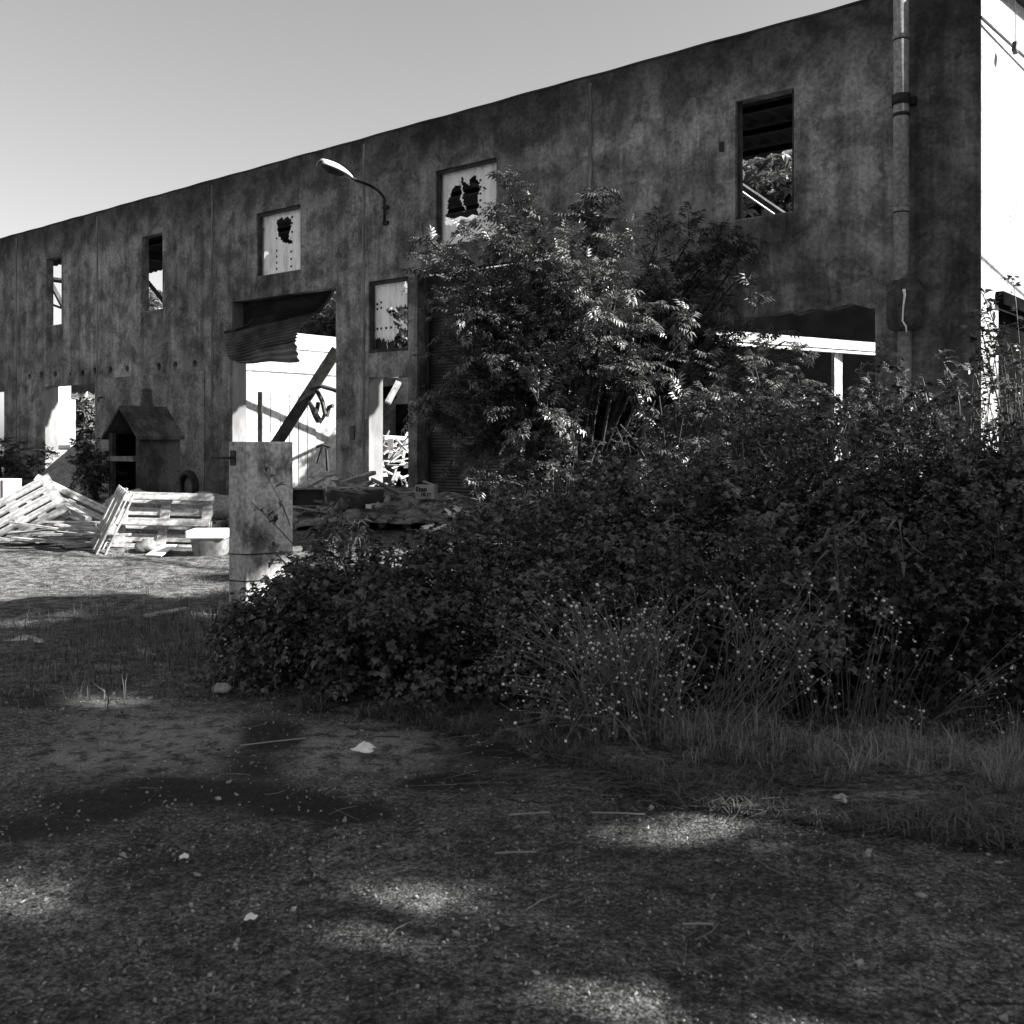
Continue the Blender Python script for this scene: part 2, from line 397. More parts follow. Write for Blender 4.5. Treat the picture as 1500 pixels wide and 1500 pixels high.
def blade_t(bend):
    v = np.array([[-.5, 0, 0], [.5, 0, 0], [-.38, bend * .25, .55], [.38, bend * .25, .55], [-.05, bend, 1 - bend * .35], [.05, bend, 1 - bend * .35]])
    return v, np.array([[0, 1, 3, 2], [2, 3, 5, 4]])
def randdir(n, up=0.0):
    d = RNG.normal(size=(n, 3)); d = unit(d); d[:, 2] += up; return unit(d)
def bez(a, b, c, n):
    t = np.linspace(0, 1, n)[:, None]; return (1 - t) ** 2 * a + 2 * t * (1 - t) * b + t * t * c

class Plant:
    def __init__(s): s.st = MB(); s.V = []; s.F = []; s.o = 0
    def leaves(s, T, pos, dirs, ups, sc):
        if len(pos) == 0: return
        v, f = instance(T[0], T[1], pos, dirs, ups, sc); s.V.append(v); s.F.append(f + s.o); s.o += len(v)
    def finish(s, root, leafmat, stemmat, leafname='foliage', stemname='stem'):
        base = np.array(root.location)
        if s.V:
            np_mesh(leafname, np.concatenate(s.V) - base, np.concatenate(s.F), leafmat, root)
        if s.st.v:
            s.st.v = [tuple(np.array(q) - base) for q in s.st.v]; s.st.build(stemname, stemmat, root)

def shoot(pl, a, d, ln, T, nl, sc, droop=.3, r=.008, updroop=.0):
    d = d / np.linalg.norm(d)
    c = a + d * ln + np.array([0, 0, -droop * ln * .35]); b = a + d * ln * .55 + np.array([0, 0, .12 * ln])
    pts = bez(a, b, c, 6); pl.st.tube(pts, [r, r * .85, r * .7, r * .55, r * .45, r * .3], 3, False)
    t = np.linspace(.15, 1, nl); idx = t * 5; i0 = np.minimum(idx.astype(int), 4); fr = (idx - i0)[:, None]
    pos = pts[i0] * (1 - fr) + pts[i0 + 1] * fr; tan = unit(pts[i0 + 1] - pts[i0])
    side = unit(np.cross(tan, np.array([0, 0, 1.]))) * np.where(np.arange(nl) % 2 == 0, 1, -1)[:, None]
    dirs = unit(tan * .6 + side * .8 + RNG.normal(0, .25, (nl, 3)) + np.array([0, 0, .1 + updroop]))
    dirs[-1] = tan[-1]
    ups = unit(np.array([0, 0, 1.]) + RNG.normal(0, .3, (nl, 3)))
    pl.leaves(T, pos, dirs, ups, sc * RNG.uniform(.7, 1.15, nl))

def shrub(name, label, cat, base, lobes, T, leafmat, sc, nl=9, group=None, limb=.035, ln=(.4, .85), up=.35, dens=1.0):
    root = thing(name, label, cat, base, group=group); pl = Plant(); base = np.array(base, float)
    for (c, r, n) in lobes:
        c = np.array(c, float); a = base + np.array([RNG.normal(0, .12), RNG.normal(0, .12), 0])
        midp = a * .45 + c * .55 + np.array([0, 0, .25]) + RNG.normal(0, .12, 3); midp[:2] = a[:2] * .6 + c[:2] * .4
        pts = bez(a, midp, c, 9); pl.st.tube(pts, list(np.linspace(limb, .012, 9)), 5, False)
        for k in range(int(n * dens)):
            d = randdir(1, up)[0]; o = pts[RNG.integers(5, 9)] + randdir(1)[0] * r * RNG.uniform(.0, .55)
            shoot(pl, o, d, r * RNG.uniform(.7, 1.25), T, nl, sc)
    pl.finish(root, leafmat, M['twig'], 'foliage', 'branches')
    return root

def tree(name, label, base, height, crown_c, crown_r, nleaf, size, mat, cat='tree', reject=None, group=None, nl=14, trunk_r=.2, T=T_CLUMP):
    base = np.array(base, float); root = thing(name, label, cat, base, group=group); pl = Plant()
    cc = np.array(crown_c, float); cr = np.array(crown_r, float)
    top = cc + np.array([0, 0, cr[2] * .6])
    spine = bez(base, base + np.array([RNG.normal(0, .3), RNG.normal(0, .3), height * .5]), top, 10)
    pl.st.tube(spine, list(np.linspace(trunk_r, .03, 10)), 8, False)
    lob = []
    for k in range(nl):
        d = randdir(1, .15)[0]; e = cc + d * cr * RNG.uniform(.45, .85); i = RNG.integers(3, 8)
        mid = (spine[i] + e) / 2 + np.array([0, 0, .08 * height])
        if reject is not None and reject(np.array([e, mid])).any(): continue
        pts = bez(spine[i], mid, e, 7); pl.st.tube(pts, list(np.linspace(trunk_r * .35, .015, 7)), 5, False); lob.append(e)
    lob = np.array(lob); w = RNG.integers(0, len(lob), nleaf)
    rr = RNG.random(nleaf) ** .45
    pos = lob[w] + randdir(nleaf) * (rr[:, None] * cr * RNG.uniform(.35, .5, (nleaf, 1)))
    if reject is not None:
        k = ~reject(pos); pos = pos[k]
    n = len(pos); dirs = randdir(n, -.15); ups = unit(randdir(n) * .7 + np.array([0, 0, .8]))
    pl.leaves(T, pos, dirs, ups, size * RNG.uniform(.6, 1.2, n))
    pl.finish(root, mat, M['bark'], 'crown', 'trunk')
    return root

# ------------------------------------------------------------------ the factory
bld = thing('factory_building', 'long derelict two storey concrete factory with empty window openings and stained grey facade', 'factory',
            (OX[0], OX[1], 0), ROTB)
T_W, TOPZ = .20, 7.48
OPEN = []
def opening(x0, x1, ptop, pbot=None, zbot=None):
    u1, u0 = U(x0), U(x1); zt = ZW(*ptop)
    zb = ZW(*pbot) if pbot else (zbot if zbot is not None else -.4)
    OPEN.append((u0, u1, zb, zt)); return (u0, u1, zb, zt)
uL = U(6); OPEN.append((uL, uL + 1.9, -.4, ZW(6, 573)))
wl1 = opening(68, 90, (90, 374.5), (90, 474.5)); wl2 = opening(207.5, 238, (238, 340.5), (238, 452))
o1 = opening(66, 139, (139, 561.5)); w1 = opening(376, 440, (440, 298.5), (440, 394.5)); d1 = opening(340, 492, (492, 420.7))
wn = opening(540, 598, (598, 404.5), (598, 513)); d2 = opening(540, 598, (598, 549.5)); d3 = opening(611, 815, (611, 402.3))
w2 = opening(638, 727, (727, 230), (727, 347)); w3 = opening(1077, 1163, (1163, 128.5), (1163, 309)); o4 = opening(930, 1282, (1282, 450))
HOLES = []
for (cx, cy) in ((97, 937), (179, 925), (254, 914), (338, 910), (428, 908), (504, 904), (583, 889), (674, 884), (776, 876), (970, 864), (1070, 853), (1188, 843)):
    px, py = cx / 4.1667, 330 + cy / 4.1667
    HOLES.append((U(px), ZW(px, py), .092 if cx != 428 else .06))
def facade():
    us = {0.0, 36.0}; zs = {-.4, TOPZ}
    for (a, b, c, d) in OPEN: us |= {a, b}; zs |= {c, d}
    cells = {}
    for (u, z, r) in HOLES: us |= {u - .11, u + .11}; zs |= {z - .11, z + .11}
    for k in range(1, 130): us.add(.28 * k)
    us = sorted(us); us = [u for i, u in enumerate(us) if i == 0 or u - us[i - 1] > 1e-4]
    zs = sorted(zs); zs = [z for i, z in enumerate(zs) if i == 0 or z - zs[i - 1] > 1e-4]
    jit = {}
    def solid(i, j):
        if i < 0 or j < 0 or i >= len(us) - 1 or j >= len(zs) - 1: return False
        u, z = (us[i] + us[i + 1]) / 2, (zs[j] + zs[j + 1]) / 2
        return not any(a < u < b and c < z < d for (a, b, c, d) in OPEN)
    def vv(i, j, y):
        u, z = us[i], zs[j]
        if j == len(zs) - 1:
            if i not in jit: jit[i] = RNG.normal(0, .006)
            z += jit[i]
        if abs(z - o4[3]) < 1e-4 and o4[0] < u < o4[1]:
            if ('o', i) not in jit: jit[('o', i)] = RNG.uniform(-.02, .09)
            z += jit[('o', i)] * (1 if u < o4[0] + 1.2 else .3)
        return (u, y, z)
    mb = MB(); nu, nz = len(us) - 1, len(zs) - 1
    hset = {}
    for h in HOLES:
        # the hole covers a block of cells between its own grid lines
        hset[(round(h[0] - .11, 4), round(h[1] - .11, 4))] = h
    for i in range(nu):
        for j in range(nz):
            u, z = (us[i] + us[i + 1]) / 2, (zs[j] + zs[j + 1]) / 2
            if not solid(i, j): continue
            inh = any(abs(u - h[0]) < .11 and abs(z - h[1]) < .11 for h in HOLES)
            if not inh: mb.add([vv(i, j, 0), vv(i + 1, j, 0), vv(i + 1, j + 1, 0), vv(i, j + 1, 0)], [(3, 2, 1, 0)])
            mb.add([vv(i, j, -T_W), vv(i + 1, j, -T_W), vv(i + 1, j + 1, -T_W), vv(i, j + 1, -T_W)], [(0, 1, 2, 3)])
            for (di, dj, a, b) in ((-1, 0, (i, j), (i, j + 1)), (1, 0, (i + 1, j), (i + 1, j + 1)), (0, -1, (i, j), (i + 1, j)), (0, 1, (i, j + 1), (i + 1, j + 1))):
                if not solid(i + di, j + dj):
                    mb.add([vv(*a, 0), vv(*b, 0), vv(*b, -T_W), vv(*a, -T_W)], [(0, 1, 2, 3)])
    for (u, z, r) in HOLES:
        n = 16; sq = []; ci = []; bk = []
        rr = [r * RNG.uniform(.9, 1.1) for _ in range(n)]
        for k in range(n):
            a = 2 * PI * (k + .5) / n; c, s = math.cos(a), math.sin(a); m = .11 / max(abs(c), abs(s))
            sq.append((u + c * m, 0, z + s * m)); ci.append((u + c * rr[k], 0, z + s * rr[k])); bk.append((u + c * rr[k], -.2, z + s * rr[k]))
        mb.add(sq + ci + bk, [(k, (k + 1) % n, n + (k + 1) % n, n + k) for k in range(n)] + [(n + k, n + (k + 1) % n, 2 * n + (k + 1) % n, 2 * n + k) for k in range(n)] + [tuple(range(2 * n, 3 * n))])
    return mb.build('facade_wall', M['facade'], bld)
facade()
for (op, hw) in ((o1, 1), (d1, 1), (d2, 1), (d3, 0)):      # thick ground floor jambs
    mb = MB(); mb.box((op[1] + .12, -.29, op[3] / 2 + .02), (.25, .175, op[3] + .3)); mb.build('door_jamb', M['facade'], bld)
    if hw: mb = MB(); mb.box((op[1] - .003, -.19, op[3] / 2 - .01), (.008, .365, op[3] + .2)); mb.build('jamb_lining', M['jamb'], bld)
# coping, joints, plaster patch
mb = MB()
mb.grid(lambda a, b: (36 * a, .012 - .24 * b, TOPZ + .012 + .004 * math.sin(a * 71) + .004 * math.sin(a * 190)), 240, 1); mb.build('coping', M['dark_wall'], bld, solid=.03)
for px in (24, 142.5, 311, 533, 865):
    mb = MB(); u = U(px); zt = TOPZ - .1; zb = .2
    if px == 311: zb = 2.5
    if px == 865: zb = 4.45
    n = 40
    mb.grid(lambda a, b: (u + (a - .5) * .06 + .012 * math.sin(b * 37 + px), .006, zb + (zt - zb) * b), 1, n)
    mb.build('expansion_joint', M['joint'], bld, solid=.010)
ua, ub = U(300), U(143.5); zt = ZW(220, 549)
mb = MB(); mb.box(((ua + ub) / 2, .012, (zt - .3) / 2), (ub - ua, .022, zt + .3)); mb.build('plaster_patch', M['plaster'], bld)
# frames round the openings that keep some
def surround(op, w, y, mat, name, sides='lrtb', d=.05):
    mb = MB(); u0, u1, z0, z1 = op
    if 'l' in sides: mb.box((u1 - w / 2, y, (z0 + z1) / 2), (w, d, z1 - z0))
    if 'r' in sides: mb.box((u0 + w / 2, y, (z0 + z1) / 2), (w, d, z1 - z0))
    if 't' in sides: mb.box(((u0 + u1) / 2, y, z1 - w / 2), (u1 - u0 - 2 * w - .004, d * .96, w))
    if 'b' in sides: mb.box(((u0 + u1) / 2, y, z0 + w / 2), (u1 - u0 - 2 * w - .004, d * .96, w))
    return mb.build(name, mat, bld)
surround(w1, .07, -.07, M['steel'], 'window_frame', 'lt'); surround(w2, .06, -.07, M['steel'], 'window_frame', 'lt')
surround(wn, .07, -.07, M['steel'], 'window_frame'); surround(w3, .06, -.10, M['steel'], 'window_frame', 'lr')

# broken translucent sheets: a fine grid of cells with the holes the photograph shows left out
def panel(op, y, holes, mat, name, nx=90, nz=110, inset=.03, noise=.02, parent=bld):
    u0, u1, z0, z1 = op[0] + inset, op[1] - inset, op[2] + inset, op[3] - inset
    mb = MB(); idx = {}
    def vtx(i, j):
        if (i, j) not in idx:
            idx[(i, j)] = len(mb.v); s = i / nx; t = j / nz
            mb.v.append((u1 + (u0 - u1) * s, y + .012 * math.sin(s * 40), z0 + (z1 - z0) * t))
        return idx[(i, j)]
    def inside(poly, x, yv):
        c = False; n = len(poly)
        for k in range(n):
            x0, y0 = poly[k]; x1, y1 = poly[k - 1]
            if (y0 > yv) != (y1 > yv) and x < (x1 - x0) * (yv - y0) / (y1 - y0) + x0: c = not c
        return c
    for i in range(nx):
        for j in range(nz):
            s, t = (i + .5) / nx, (j + .5) / nz
            s2 = s + noise * (math.sin(t * 61 + 1.3) * .5 + math.sin(t * 137) * .35); t2 = t + noise * (math.sin(s * 53) * .5 + math.sin(s * 149 + 2) * .35)
            if any(inside(h, s2, 1 - t2) for h in holes): continue
            mb.f.append((vtx(i, j), vtx(i + 1, j), vtx(i + 1, j + 1), vtx(i, j + 1)))
    o = mb.build(name, mat, parent); return o, (u0, u1, z0, z1)
def rivets(rect, y, spots):
    u0, u1, z0, z1 = rect
    for (s, t) in spots:
        mb = MB(); mb.box((u1 + (u0 - u1) * s, y, z1 + (z0 - z1) * t), (.035, .02, .04)); mb.build('rivet', M['steel'], PANEL)
# sheet holes in (across, down) fractions
o, rc = panel(w1, -.16, [[(.33, .12), (.42, .08), (.5, .12), (.58, .10), (.70, .17), (.66, .24), (.70, .27), (.62, .36), (.60, .46), (.68, .47), (.70, .56), (.55, .53), (.42, .46), (.36, .32)],
                 [(-.05, .58), (.06, .60), (.12, .63), (.06, .70), (-.05, .72)], [(-.02, .17), (.03, .2), (-.02, .3)]], M['panel'], 'window_panel')
PANEL = o; rivets(rc, -.145, [(.34, .62 + .1 * k) for k in range(4)] + [(.34, .42), (.7, .12), (.7, .22), (.7, .36)] + [(.68, .68 + .12 * k) for k in range(3)])
o, rc = panel(w2, -.16, [[(.05, .64), (.10, .50), (.08, .45), (.13, .30), (.18, .24), (.25, .19), (.31, .20), (.35, .30), (.31, .42), (.37, .48), (.40, .57), (.44, .60), (.46, .64), (.36, .67), (.25, .72), (.06, .72)],
                 [(.33, .12), (.35, .10), (.42, .20), (.46, .24), (.50, .13), (.56, .12), (.64, .22), (.66, .32), (.60, .42), (.64, .52), (.60, .58), (.62, .67), (.50, .70), (.40, .68), (.40, .50), (.36, .42), (.37, .30)],
                 [(.70, .30), (.75, .28), (.72, .35)]], M['panel'], 'window_panel')
PANEL = o; rivets(rc, -.145, [(.67, .2 + .09 * k) for k in range(9)])
o, rc = panel(wn, -.16, [[(.42, .36), (.5, .38), (.62, .37), (.86, .36), (.9, .42), (.86, .55), (.95, .6), (.9, .7), (.75, .62), (.68, .66), (.6, .7), (.52, .64), (.50, .55), (.42, .46), (.3, .44), (.26, .40)],
                 [(.62, .70), (.72, .68), (.90, .72), (.95, .9), (.88, .97), (.6, .97), (.33, 1.05), (.33, .84), (.45, .86), (.55, .80)],
                 [(.80, .02), (1.05, .12), (1.05, .26), (.74, .15), (.70, .22), (.72, .12)],
                 [(-.05, .74), (.05, .80), (.10, .79), (.16, .84), (.22, .82), (.30, .85), (.30, 1.05), (-.05, 1.05)]], M['panel'], 'window_panel', noise=.03)
PANEL = o; rivets(rc, -.145, [(.06, .30), (.17, .28), (.17, .36), (.06, .37), (.06, .66), (.17, .66), (.30, .66), (.43, .66)])
mb = MB(); a = L(540, 470, -.13); mb.box((U(552), -.2, wn[2] + .16), (.55, .02, .30)); mb.build('dark_board', M['dark_wall'], bld)

# end wall with its lintelled opening
Pq = LU(1461, 446, 0.0)
ye = Pq[1]; zl = Pq[2]
mb = MB(); D0 = -.37; hb = 7.27
def top(y): return 7.48 + (-y) * .10
def rect(ya, yb, za, zb_):
    zz = [top(ya) if za == 't' else za, top(yb) if zb_ == 't' else zb_]
WO = 2.6
for (ya, yb, z0, za, zb_) in ((-.001, ye, -.4, top(0), top(ye)), (ye, ye - WO, zl, top(ye), top(ye - WO)), (ye - WO, ye - WO - .3, -.4, top(ye - WO), 6.9), (ye - WO - .3, ye - WO - .6, -.4, 4.9, 2.6), (ye - WO - .6, -16, -.4, 1.1, .9)):
    mb.prism([(ya, z0), (ya, za), (yb, zb_), (yb, z0)], 0, -.012, .30)
mb.build('end_wall', M['endwall'], bld)
mb = MB(); mb.box((.16, ye - WO / 2, zl / 2), (.05, WO + .1, zl + .2)); mb.build('dark_backing', M['soot_dark'], bld)  # black sheet added to make the opening look dark inside, no real door
mb = MB(); mb.box((-.03, ye - WO / 2 - .02, zl + .07), (.16, WO + .3, .17)); mb.build('lintel', M['soot_dark'], bld)
mb = MB(); mb.box((-.05, -1.8, top(-1.8) + .06), (.5, 3.7, .10), np.array(Matrix.Rotation(-math.atan(.10), 3, 'X'))); mb.build('verge', M['dark_wall'], bld)

# roof strip left along the facade: corrugated sheet with a ragged back edge
mb = MB(); nU = 420
back = np.interp(np.arange(nU + 1), np.arange(0, nU + 1, 7), -3.8 + RNG.uniform(-.22, .22, nU // 7 + 1))
uu_ = .32 + np.arange(nU + 1) / nU * 35
back = np.where(uu_ > U(215) + 6.4, back + 2.5, back); back = np.where((uu_ > U(690) + 1) & (uu_ < U(690) + 7), back - .35, back)
def rf(a, b):
    i = int(round(a * nU)); u = .32 + a * 35; y = -.21 + (back[i] + .21) * b
    return (u, y, 6.78 + .03 * math.cos(i * PI / 2) + .04 * b)
mb.grid(rf, nU, 5); mb.build('roof', M['roof'], bld, solid=.02)
mb = MB()
pass
for y in (-.9, -2.0, -3.1): mb = MB(); mb.box((11.2, y, 6.66), (21.8, .09, .10)); mb.build('purlin', M['roof'], bld)
for u in (1.2, 5.2, 9.2, 13.2, 17.2, 21.2):
    mb = MB(); mb.box((u, -1.75, 6.48), (.14, 3.0, .24)); mb.build('roof_beam', M['roof'], bld)

# cross walls inside, sunlit faces towards the right
def cross_wall(u, y0, y1, h, name='interior_wall', mat='white_wall', t=.16):
    mb = MB(); mb.box((u + t / 2, (y0 + y1) / 2, h / 2 - .2), (t, abs(y1 - y0), h + .4)); return mb.build(name, M[mat], bld)
uA = d1[1] + 1.5
pt = LU(435, 488, uA)
cross_wall(uA, -.38, -5.6, pt[2])
# boarded door, ledge and joint lines on it
def on_wall(px, py): return LU(px, py, uA)
q0, q1 = on_wall(381, 576), on_wall(450, 690)
mb = MB()
for k in range(6):
    y = q0[1] + (on_wall(462, 600)[1] - q0[1]) * (k + .5) / 6; w = abs(on_wall(462, 600)[1] - q0[1]) / 6
    mb.box((uA - .02, y, (q0[2] + .1) / 2), (.04, w - .03, q0[2] - .1))
mb.build('plank_door', M['white_wall'], bld)
a = on_wall(361, 542); mb = MB(); mb.box((uA - .012, -3.0, a[2]), (.02, 5.1, .03)); mb.box((uA - .012, -3.0, on_wall(435, 512)[2]), (.02, 5.1, .02)); mb.build('wall_moulding', M['joint'], bld)
uC = o1[1] + 1.3; yC = LU(104, 600, uC)[1]; cross_wall(uC, -.38, yC, 3.6); cross_wall(uC + .17, yC, LU(115, 600, uC)[1], LU(110, 585, uC)[2], 'interior_wall')
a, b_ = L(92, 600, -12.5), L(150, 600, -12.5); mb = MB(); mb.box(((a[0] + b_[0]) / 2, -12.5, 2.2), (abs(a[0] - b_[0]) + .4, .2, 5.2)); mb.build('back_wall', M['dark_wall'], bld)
mb = MB(); mb.box((uC - .03, (yC - .4) / 2, 1.35), (.06, abs(yC) - .5, .10)); mb.build('wall_rail', M['dark_wall'], bld)
uE = d2[1] + .25
cross_wall(uE, -.40, LU(559, 640, uE)[1], 4.2)
# shaded back walls closing the sight lines on the right and behind the small door
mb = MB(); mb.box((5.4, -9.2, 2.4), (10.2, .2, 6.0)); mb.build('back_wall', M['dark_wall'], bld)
a = L(559, 560, -6.5); b_ = L(612, 640, -6.5)
mb = MB(); mb.box(((a[0] + b_[0]) / 2, -6.5, 1.45), (abs(a[0] - b_[0]) + 1.4, .18, 3.7)); mb.build('back_wall', M['plaster'], bld)
c = L(590, 600, -6.40); mb = MB(); mb.box((c[0], -6.385, 1.35), (.5, .04, 2.4)); mb.build('doorway', M['soot_dark'], bld)
c = L(566, 575, -6.40); mb = MB(); mb.box((c[0], -6.385, c[2]), (.8, .04, .35)); mb.build('wall_vent', M['soot_dark'], bld)
# beam and column seen through the wide low opening
a = L(1095, 487, -3.2); b_ = L(1281, 502, -.6)
uB = None
A3 = P(1040, 483, 17.2); B3 = P(1300, 504, 20.3)
def toB(w): return np.array([np.dot(w[:2] - OX, EX), np.dot(w[:2] - OX, NO), w[2]])
A3, B3 = toB(A3), toB(B3)
mb = MB(); mb.grid(lambda s, t: A3 + (B3 - A3) * s + np.array([0, 0, -.17 * t + .0]), 8, 1); mb.build('wall_beam', M['white_wall'], bld, solid=.12)
mb = MB(); mb.grid(lambda s, t: A3 + (B3 - A3) * s + np.array([-.06 * t, 0, -.19 - .05 * t]), 8, 1); mb.build('beam_flange', M['white'], bld, solid=.02)
cw = toB(P(1226, 510, 19.5)); mb = MB(); mb.box((cw[0], cw[1], cw[2] / 2), (.06, .38, cw[2])); mb.build('interior_column', M['white_wall'], bld)
# thin struts behind the upper windows
for (p0, p1, d0, dd) in (((1072, 262), (1160, 322), 18.6, .09), ((1074, 272), (1140, 318), 18.4, .03), ((206, 400), (240, 442), 29, .10), ((66, 398), (92, 448), 33, .14), ((64, 408), (98, 412), 33.2, .14), ((60, 440), (92, 452), 33.4, .06)):
    a, b_ = toB(P(*p0, d0)), toB(P(*p1, d0)); e = (b_ - a) / np.linalg.norm(b_ - a)
    mb = MB(); mb.tube([a - e * .8, b_ + e * .8], dd * .6, 4); mb.build('roof_strut', M['white'] if dd == .03 else M['steel'], bld)

for (p0, p1, t, r) in (((350, 587), (510, 658), 4.0, .10), ((425, 675), (480, 649), 4.6, .05)):  # struts added behind the front wall to throw diagonal shadows on the cross wall
    q0_, q1_ = LU(*p0, uA), LU(*p1, uA); w0_, w1s = B2W(*q0_) + SUN * t, B2W(*q1_) + SUN * t
    mb = MB(); mb.tube([toB(w0_), toB(w1s)], r, 4); mb.build('roof_strut', M['steel'], bld)
# wrecked roller shutter of the tall door
def slats(fn, nu, rows, name, per=.07, amp=.03, rowlen=1.0, mat='shutter'):
    mb = MB(); nv = rows * 4
    def f2(a, b):
        p = np.array(fn(a, b), float); ph = (b * rows) % 1.0
        p[1] += amp * math.sin(ph * 2 * PI); return p
    mb.grid(f2, nu, nv); return mb.build(name, M[mat], bld, smooth=False, solid=.006)
def poly_interp(pts, t):
    t = min(max(t, 0), 1) * (len(pts) - 1); i = min(int(t), len(pts) - 2); f = t - i
    return np.array(pts[i]) * (1 - f) + np.array(pts[i + 1]) * f
topl = [(352, 440), (400, 432), (450, 425), (494, 418)]; botl = [(352, 489), (400, 482), (440, 470), (468, 457), (480, 443), (490, 424)]
def fA(a, b):
    p = poly_interp(topl, a) * (1 - b) + poly_interp(botl, a) * b; return L(p[0], p[1], -.30 - .1 * a)
sh = slats(fA, 24, 15, 'roller_shutter')
tl = [(358, 482), (380, 476), (400, 471), (430, 464), (460, 458), (481, 452)]
bl = [(344, 533), (362, 529), (366, 529), (388, 530), (392, 534), (415, 533), (439, 530)]
def fB(a, b):
    r0 = poly_interp([(360, 481), (338, 488), (333, 500), (332, 512), (334, 524), (350, 532)], b)
    r1 = poly_interp([(482, 452), (470, 458), (450, 470), (436, 486), (433, 500), (438, 530)], b)
    p = r0 * (1 - a) + r1 * a; p[1] += 1.2 * math.sin(a * 9) * b
    return L(p[0], p[1], -.22 + .30 * math.sin(min(1, b * 1.2) * PI * .6) * (1 - .8 * a))
slats(fB, 30, 15, 'shutter_curtain', mat='shutter_pale')
mb = MB(); mb.tube([L(329, 487, .28), L(345, 484, .2), L(362, 478, -.1), L(372, 468, -.2)], .035, 5); mb.build('shutter_edge', M['black'], bld)
# closed roller shutter behind the shrub
ud = U(630)
mb = MB(); u0, u1, z0, z1 = d3
mb.grid(lambda a, b: (u0 + (u1 - u0) * a, -.30 + .014 * math.sin(b * 78 * 2 * PI), .1 + (z1 - .1) * b), 2, 78 * 4); mb.build('roller_shutter', M['shutter'], bld, solid=.004)
mb = MB(); mb.box((d3[1] - .10, -.2, 1.9), (.05, .05, 4.2)); mb.box((d3[1] - .07, -.10, 2.55), (.13, .06, .05)); mb.build('shutter_rail', M['black'], bld)
# timber frame between window and small door
# downpipe
yp = .17; up_ = U(1326.5); rp = .098
def zp(py): return ZW(1326, py) 
mb = MB(); mb.tube([(up_, yp, zp(413)), (up_, yp, 7.9)], rp, 20); pipe = mb.build('downpipe', M['pipe'], bld, smooth=True)
for (y0, y1, r, mt) in ((64, 58, .107, 'pipe'), (159, 144, .116, 'black'), (176, 171, .107, 'black'), (314, 308, .106, 'pipe'), (66, 64, .103, 'black'), (316, 314, .103, 'black')):
    mb = MB(); mb.tube([(up_, yp, zp(y0)), (up_, yp, zp(y1))], r, 20); mb.build('pipe_collar', M[mt], pipe, smooth=True)
mb = MB(); mb.box((up_, .04, zp(152)), (.30, .12, .10)); mb.build('pipe_bracket', M['black'], pipe)
prof = [(.17, zp(412)), (.19, zp(420)), (.24, zp(430)), (.25, zp(470)), (.22, zp(481)), (.14, zp(486))]
mb = MB(); mb.lathe([(r, z) for (r, z) in prof][::-1], (up_ - .03, .10, 0), 8); mb.build('pipe_base', M['oven'], bld)
mb = MB(); mb.tube([L(1324, 424, .34), L(1325.5, 432, .36), L(1323, 450, .37), L(1322, 470, .37), L(1327, 478, .36), L(1328, 486, .33)], [.022, .016, .010, .012, .012, .008], 5); mb.build('lime_drip', M['white'], bld)
mb = MB(); mb.tube([(up_ - .02, .10, .1), (up_ - .02, .10, zp(484))], .09, 12); mb.build('downpipe_foot', M['pipe'], bld, smooth=True)
# small things on the wall
mb = MB(); q = L(516, 634, .012); mb.box(q, (.12, .03, .28)); mb.build('switch_box', M['dark_plastic'], bld)
mb = MB(); q = L(1057, 215, .012); mb.box(q, (.07, .03, .14)); mb.build('wall_scar', M['dark_wall'], bld)
mb = MB(); q = L(151, 582, .03); mb.tube([q, q + np.array([.05, .1, -.02]), q + np.array([.02, .12, -.12])], .02, 5); mb.build('wall_hook', M['steel'], bld)

# wall lamp
u0 = U(563); w0 = L(563, 330, .07); w1_ = L(563, 292, .07)
lroot = thing('wall_lamp', 'curved arm street lamp with pale head fixed to the stained facade above the tall door', 'lamp', B2W(u0, 0, w0[2]), ROTB)
def rel(q): return np.array(q) - np.array([u0, 0, w0[2]])
h0, h1 = LU(520, 264, u0), LU(468, 241, u0)
pts = bez(w1_, w1_ + np.array([0, .12, .22]), h0, 10)
mb = MB(); mb.tube([rel(w0)] + [rel(q) for q in pts], .028, 8); mb.build('lamp_arm', M['steel'], lroot, smooth=True)
for qq in (w0 + np.array([0, -.03, .05]), w1_ + np.array([0, -.03, -.15])):
    mb = MB(); mb.box(rel(qq), (.12, .08, .06)); mb.build('lamp_bracket', M['steel'], lroot)
e = h1 - h0; ln = np.linalg.norm(e); e = e / ln; sd = np.array([1., 0, 0]); upv = np.cross(sd, e); upv = upv if upv[2] > 0 else -upv
def shell(a, b):
    w = .045 + .11 * math.sin(min(1, max(0, (a - .12)) / .88 * .78 + .02) * PI) ** .8 * (1 if a > .12 else .0) if a > .12 else .04
    if a > .97: w *= .72
    th = (b - .5) * PI
    return rel(h0 + e * ln * a + sd * w * math.sin(th) + upv * (w * .95 * math.cos(th)))
mb = MB(); mb.grid(shell, 22, 12); mb.build('lamp_head', M['lamp'], lroot, smooth=True, solid=.008)
def bowl(a, b):
    w = .10 * math.sin(min(1, .05 + a * .95) * PI) ** .6; th = (b - .5) * PI
    return rel(h0 + e * ln * (.35 + .6 * a) + sd * w * math.sin(th) - upv * (w * .7 * math.cos(th) - .0))
mb = MB(); mb.grid(bowl, 14, 10); mb.build('lamp_glass', M['dark_plastic'], lroot, smooth=True)

# cable on the end wall with a hanging splitter
c0, c1 = LU(1437, 25, -.06), LU(1520, 97, -.15)

